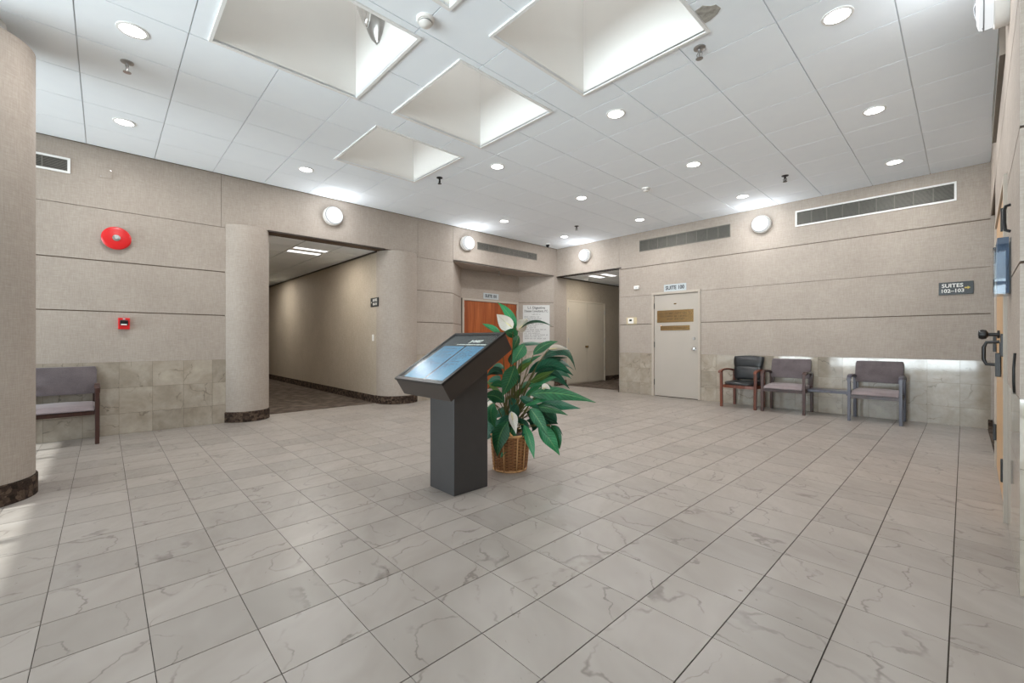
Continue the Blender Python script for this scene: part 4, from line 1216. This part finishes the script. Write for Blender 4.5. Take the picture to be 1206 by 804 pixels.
# crown, blade base, blade middle, blade tip (metres from the basket foot), width, kind, twist
LEAVES = [
    ((-0.003, -0.058, 0.29), (-0.003, 0.07, 1.205), (-0.031, 0.014, 1.339), (-0.074, -0.077, 1.44), 0.066, 'l', -25),
    ((0.004, -0.025, 0.29), (-0.091, -0.022, 1.175), (-0.187, -0.058, 1.222), (-0.243, -0.11, 1.26), 0.044, 'l', -40),
    ((0.029, 0.025, 0.29), (0.043, 0.046, 1.138), (0.026, -0.009, 1.174), (0.036, -0.107, 1.18), 0.074, 'l', -20),
    ((0.02, 0.015, 0.29), (0.053, 0.057, 1.152), (0.061, 0.018, 1.093), (0.054, -0.015, 1.028), 0.059, 'l', -30),
    ((0.026, 0.056, 0.29), (0.084, 0.089, 1.078), (0.093, 0.018, 1.006), (0.085, -0.055, 0.907), 0.096, 'l', 15),
    ((0.005, -0.018, 0.29), (-0.029, 0.116, 1.176), (0.05, 0.241, 1.272), (0.119, 0.416, 1.24), 0.022, 'd', 70),
    ((0.062, 0.001, 0.29), (-0.008, 0.138, 1.078), (0.046, 0.234, 1.089), (0.071, 0.366, 1.077), 0.03, 'd', -65),
    ((0.019, -0.005, 0.29), (0.105, 0.184, 0.981), (0.144, 0.285, 1.066), (0.222, 0.379, 1.1), 0.066, 'l', -30),
    ((0.041, -0.01, 0.29), (0.156, 0.238, 0.943), (0.282, 0.389, 1.025), (0.331, 0.495, 0.843), 0.074, 'd', -30),
    ((0.021, -0.004, 0.29), (0.15, 0.158, 0.828), (0.231, 0.289, 0.892), (0.316, 0.478, 0.797), 0.096, 'd', 25),
    ((-0.013, 0.015, 0.29), (0.17, 0.324, 0.903), (0.218, 0.431, 0.917), (0.258, 0.563, 0.836), 0.044, 'd', -45),
    ((-0.029, 0.051, 0.29), (0.182, 0.265, 0.839), (0.263, 0.366, 0.838), (0.305, 0.467, 0.767), 0.059, 'd', -35),
    ((-0.004, -0.013, 0.29), (0.154, 0.09, 0.751), (0.208, 0.192, 0.796), (0.267, 0.281, 0.85), 0.052, 'y', 35),
    ((-0.029, 0.004, 0.29), (0.133, 0.286, 0.744), (0.188, 0.408, 0.755), (0.263, 0.496, 0.67), 0.044, 'd', 45),
    ((0.011, 0.023, 0.29), (0.189, 0.054, 0.648), (0.365, 0.222, 0.664), (0.586, 0.444, 0.587), 0.096, 'l', -20),
    ((-0.021, 0.027, 0.29), (0.18, 0.19, 0.717), (0.213, 0.264, 0.692), (0.287, 0.303, 0.651), 0.044, 'l', 35),
    ((-0.009, -0.005, 0.29), (0.219, 0.159, 0.569), (0.308, 0.277, 0.559), (0.424, 0.447, 0.518), 0.081, 'd', -25),
    ((-0.048, -0.047, 0.29), (0.199, 0.065, 0.548), (0.299, 0.189, 0.532), (0.411, 0.289, 0.476), 0.059, 'l', -30),
    ((0.06, -0.029, 0.29), (0.064, 0.14, 0.48), (0.145, 0.284, 0.42), (0.222, 0.379, 0.365), 0.125, 'd', 20),
    ((0.02, -0.016, 0.29), (0.224, 0.018, 0.541), (0.289, 0.052, 0.454), (0.364, 0.094, 0.312), 0.089, 'l', 15),
    ((-0.001, -0.058, 0.29), (0.204, 0.143, 0.387), (0.302, 0.175, 0.275), (0.362, 0.237, 0.139), 0.103, 'l', 15),
    ((0.015, -0.005, 0.29), (0.246, 0.26, 0.377), (0.316, 0.257, 0.286), (0.329, 0.275, 0.176), 0.066, 'l', 30),
    ((-0.012, 0.014, 0.29), (0.208, 0.292, 0.36), (0.249, 0.336, 0.338), (0.285, 0.374, 0.27), 0.018, 'd', 70),
    ((-0.028, -0.008, 0.29), (0.19, -0.018, 0.407), (0.223, 0.019, 0.272), (0.283, 0.008, 0.137), 0.066, 'l', 15),
    ((0.014, -0.045, 0.29), (0.104, -0.122, 0.437), (0.079, -0.194, 0.31), (0.076, -0.21, 0.151), 0.118, 'l', 15),
    ((0.007, 0.011, 0.29), (0.112, -0.071, 0.389), (0.075, -0.095, 0.265), (0.07, -0.172, 0.136), 0.096, 'l', 25),
    ((-0.002, -0.031, 0.29), (-0.019, -0.164, 0.577), (-0.006, -0.213, 0.491), (0.014, -0.174, 0.367), 0.089, 'l', 15),
    ((-0.012, 0.006, 0.29), (0.1, -0.039, 0.9), (0.079, -0.079, 0.772), (0.041, -0.131, 0.637), 0.111, 'l', -15),
    ((-0.011, 0.019, 0.29), (0.004, -0.068, 0.577), (-0.059, -0.129, 0.634), (-0.098, -0.219, 0.631), 0.089, 'l', -20),
    ((0.004, -0.016, 0.29), (-0.059, -0.061, 0.658), (-0.124, -0.082, 0.706), (-0.183, -0.12, 0.764), 0.037, 'y', 40),
    ((0.033, 0.013, 0.29), (-0.08, -0.011, 0.809), (-0.14, -0.049, 0.838), (-0.216, -0.082, 0.79), 0.066, 'd', -25),
    ((0.061, -0.0, 0.29), (-0.107, 0.033, 0.858), (-0.147, -0.013, 0.881), (-0.196, -0.06, 0.835), 0.052, 'd', 30),
    ((-0.011, -0.027, 0.29), (-0.113, -0.002, 0.761), (-0.183, -0.021, 0.765), (-0.222, -0.088, 0.714), 0.052, 'd', 30),
    ((-0.015, 0.011, 0.29), (-0.029, -0.059, 0.418), (-0.068, -0.14, 0.35), (-0.112, -0.19, 0.242), 0.096, 'd', 20),
    ((-0.02, -0.004, 0.29), (0.12, -0.019, 0.569), (0.086, -0.026, 0.487), (0.13, -0.008, 0.411), 0.066, 'd', 25),
    ((0.017, 0.036, 0.29), (0.039, -0.031, 0.62), (0.049, -0.01, 0.554), (0.051, -0.062, 0.494), 0.059, 'd', 25),
    ((0.009, -0.03, 0.29), (0.012, 0.086, 0.869), (0.08, 0.156, 0.936), (0.123, 0.275, 0.979), 0.044, 'l', -40),
    ((-0.034, 0.04, 0.29), (0.043, 0.046, 0.813), (0.073, 0.1, 0.878), (0.14, 0.148, 0.924), 0.044, 'y', 35),
    ((-0.006, 0.069, 0.29), (-0.019, 0.054, 0.891), (-0.038, 0.062, 0.95), (-0.003, 0.07, 1.018), 0.052, 'd', 35),
    ((-0.011, 0.018, 0.29), (0.201, 0.212, 0.54), (0.233, 0.286, 0.469), (0.282, 0.297, 0.407), 0.066, 'd', -30),
    ((0.004, -0.029, 0.29), (-0.091, -0.022, 0.502), (-0.053, 0.015, 0.45), (-0.096, -0.028, 0.39), 0.059, 'd', 30),
    ((0.02, -0.045, 0.29), (0.084, 0.162, 0.45), (0.129, 0.169, 0.373), (0.129, 0.137, 0.318), 0.066, 'd', 30),
    ((-0.034, -0.043, 0.29), (0.089, 0.094, 0.599), (0.146, 0.141, 0.674), (0.201, 0.212, 0.732), 0.044, 'l', 40),
    ((0.034, -0.052, 0.29), (-0.027, 0.001, 0.537), (-0.064, -0.066, 0.481), (-0.12, -0.125, 0.429), 0.059, 'd', 30),
    ((0.04, -0.011, 0.29), (0.023, 0.097, 0.652), (0.033, 0.15, 0.716), (0.115, 0.195, 0.764), 0.044, 'l', -40),
    ((-0.04, 0.047, 0.29), (0.029, 0.176, 0.396), (0.135, 0.262, 0.369), (0.185, 0.341, 0.305), 0.081, 'd', 30),
    ((-0.01, -0.053, 0.29), (-0.044, 0.099, 0.699), (-0.037, 0.124, 0.781), (-0.044, 0.099, 0.843), 0.044, 'd', -30),
    ((0.038, -0.016, 0.29), (-0.111, -0.044, 0.592), (-0.163, -0.088, 0.561), (-0.188, -0.125, 0.51), 0.059, 'd', 30),
    ((-0.059, -0.02, 0.29), (0.074, 0.151, 0.816), (0.151, 0.266, 0.905), (0.24, 0.428, 0.933), 0.059, 'd', 30),
    ((0.019, 0.003, 0.29), (0.16, 0.126, 0.779), (0.236, 0.261, 0.834), (0.33, 0.377, 0.722), 0.059, 'd', 30),
    ((0.023, 0.05, 0.29), (0.099, 0.105, 0.702), (0.179, 0.236, 0.766), (0.28, 0.368, 0.809), 0.052, 'l', -30),
    ((0.037, 0.01, 0.29), (0.136, 0.173, 0.596), (0.223, 0.298, 0.612), (0.357, 0.45, 0.607), 0.059, 'd', -30),
    ((0.013, -0.011, 0.29), (0.145, 0.037, 0.552), (0.238, 0.106, 0.613), (0.309, 0.21, 0.61), 0.052, 'l', -35),
    ((-0.033, -0.01, 0.29), (0.115, 0.006, 0.624), (0.183, 0.061, 0.582), (0.268, 0.138, 0.49), 0.059, 'd', 25),
    ((-0.035, -0.029, 0.29), (-0.023, -0.024, 0.687), (-0.087, -0.065, 0.73), (-0.168, -0.104, 0.682), 0.052, 'l', -30),
    ((-0.022, 0.022, 0.29), (0.07, -0.071, 0.476), (0.019, -0.121, 0.396), (-0.018, -0.193, 0.308), 0.081, 'd', 20),
    ((0.034, -0.038, 0.29), (0.134, -0.033, 0.458), (0.169, 0.013, 0.378), (0.17, -0.038, 0.294), 0.059, 'd', 25),
    ((-0.027, -0.009, 0.29), (0.028, 0.03, 0.599), (0.038, 0.081, 0.655), (0.109, 0.115, 0.702), 0.044, 'y', 35),
    ((-0.024, 0.038, 0.29), (-0.027, 0.001, 0.796), (-0.043, -0.026, 0.73), (-0.008, -0.008, 0.651), 0.059, 'd', 25),
    ((-0.051, 0.029, 0.29), (-0.074, -0.077, 0.481), (-0.126, -0.119, 0.405), (-0.135, -0.17, 0.315), 0.066, 'd', 25),
    ((0.018, 0.027, 0.29), (0.078, 0.257, 0.872), (0.143, 0.366, 0.932), (0.228, 0.502, 0.953), 0.044, 'd', 40),
    ((0.046, -0.009, 0.29), (0.032, 0.005, 1.218), (-0.011, -0.044, 1.269), (-0.019, -0.136, 1.332), 0.103, 'w', 15),
    ((-0.017, -0.028, 0.29), (0.005, 0.093, 1.198), (0.008, 0.154, 1.252), (0.034, 0.182, 1.305), 0.089, 'w', 20),
    ((-0.014, -0.012, 0.29), (0.231, 0.244, 1.034), (0.268, 0.325, 1.041), (0.321, 0.412, 1.029), 0.044, 'w', 30),
    ((0.039, -0.006, 0.29), (0.153, -0.129, 0.528), (0.173, -0.129, 0.447), (0.196, -0.112, 0.344), 0.059, 'w', 25),
    ((-0.049, 0.046, 0.29), (0.224, 0.091, 0.627), (0.229, 0.138, 0.659), (0.278, 0.148, 0.72), 0.037, 'w', -30),
    ((-0.004, 0.069, 0.29), (-0.104, -0.109, 0.569), (-0.129, -0.127, 0.546), (-0.145, -0.152, 0.51), 0.059, 'w', 20),
    ((0.066, 0.008, 0.29), (0.245, 0.142, 0.696), (0.279, 0.157, 0.712), (0.299, 0.2, 0.682), 0.044, 'w', 25),
]

plant = thing('peace_lily', 'tall leafy peace lily with white flowers in the wicker basket', 'plant', (BX, BY, 0.28))
OFF = Vector((0, 0, -0.28))
eye = Vector((0 - BX, 0 - BY, CAM_H))
def make_leaf(name, B, Mi, Tp, width, mat, tilt, parent, cup=0.22, n=9):
    B, Mi, Tp = Vector(B), Vector(Mi), Vector(Tp)
    C = Mi * 2 - (B + Tp) / 2                              # quadratic control through the middle point
    P = lambda s: B * (1 - s) ** 2 + C * 2 * s * (1 - s) + Tp * s * s
    D = lambda s: (C - B) * 2 * (1 - s) + (Tp - C) * 2 * s
    chord = (Tp - B).normalized()
    vs, fs, uv = [], [], []
    side0 = chord.cross(((B + Tp) / 2 - eye).normalized()).normalized()   # leaf blade spread across the chord
    side0 = Matrix.Rotation(R(tilt), 3, chord) @ side0
    us = (-1, -0.55, 0, 0.55, 1)
    rg = random.Random(hash((round(B.x, 3), round(Tp.z, 3))) & 0xffff)
    ph = rg.uniform(0, 6)
    for k in range(n + 1):
        s = k / n
        t_ = D(s).normalized()
        sd = (side0 - t_ * side0.dot(t_)).normalized(); nm = sd.cross(t_)
        wv = (math.sin(math.pi * s ** 0.74) ** 1.05) * 1.02 if 0 < s < 1 else 0.02
        hw_ = width / 2 * max(wv, 0.03) / max(0.35, math.cos(R(tilt)))
        for u in us:
            ripple = 0.06 * hw_ * math.sin(s * 9 + ph + u * 2) * abs(u)
            p = P(s) + sd * u * hw_ + nm * (abs(u) * cup * hw_ + ripple)
            vs.append(p + OFF); uv.append((u, s, 0))
    m = len(us)
    for k in range(n):
        for q in range(m - 1):
            fs.append((k * m + q, k * m + q + 1, (k + 1) * m + q + 1, (k + 1) * m + q))
    me = bpy.data.meshes.new(name); me.from_pydata([tuple(v) for v in vs], [], fs)
    at_ = me.attributes.new('leafuv', 'FLOAT_VECTOR', 'POINT')
    at_.data.foreach_set('vector', [c for q in uv for c in q])
    for p in me.polygons: p.use_smooth = True
    me.materials.append(mat)
    return link(name, me, parent)
KM = {'l': M['leaf'], 'd': M['leafd'], 'y': M['leafy'], 'w': M['spathe']}
for C0, B, Mi, Tp, wd, kind, tilt in LEAVES:
    C0, Bv, Tv = Vector(C0), Vector(B), Vector(Tp)
    nm = 'flower' if kind == 'w' else 'leaf'
    lf = make_leaf(nm, B, Mi, Tp, wd * (1.22 if kind == 'w' else 1.16), KM[kind], tilt, plant, 0.45 if kind == 'w' else 0.2)
    lift = Vector((C0.x * 0.6 + Bv.x * 0.4, C0.y * 0.6 + Bv.y * 0.4, C0.z + max(0.05, (Bv.z - C0.z) * 0.6) + 0.04))
    pts = []
    for k in range(9):
        s = k / 8
        pts.append(C0 * (1 - s) ** 2 + lift * 2 * s * (1 - s) + Bv * s * s + OFF)
    MB().tube(pts, [0.006 - 0.0025 * k / 8 for k in range(9)], 6).build('stem', M['stem'], plant, True)
    if kind == 'w':
        dr = (Vector(Mi) - Bv); to = (eye - Bv).normalized() * 0.012
        MB().tube([Bv + OFF + dr * 0.15 + to, Bv + OFF + dr * 0.5 + to * 1.4, Bv + OFF + dr * 0.9 + to], [0.005, 0.006, 0.003], 8).build('spadix', M['spadix'], lf, True)
bpy.context.view_layer.update()
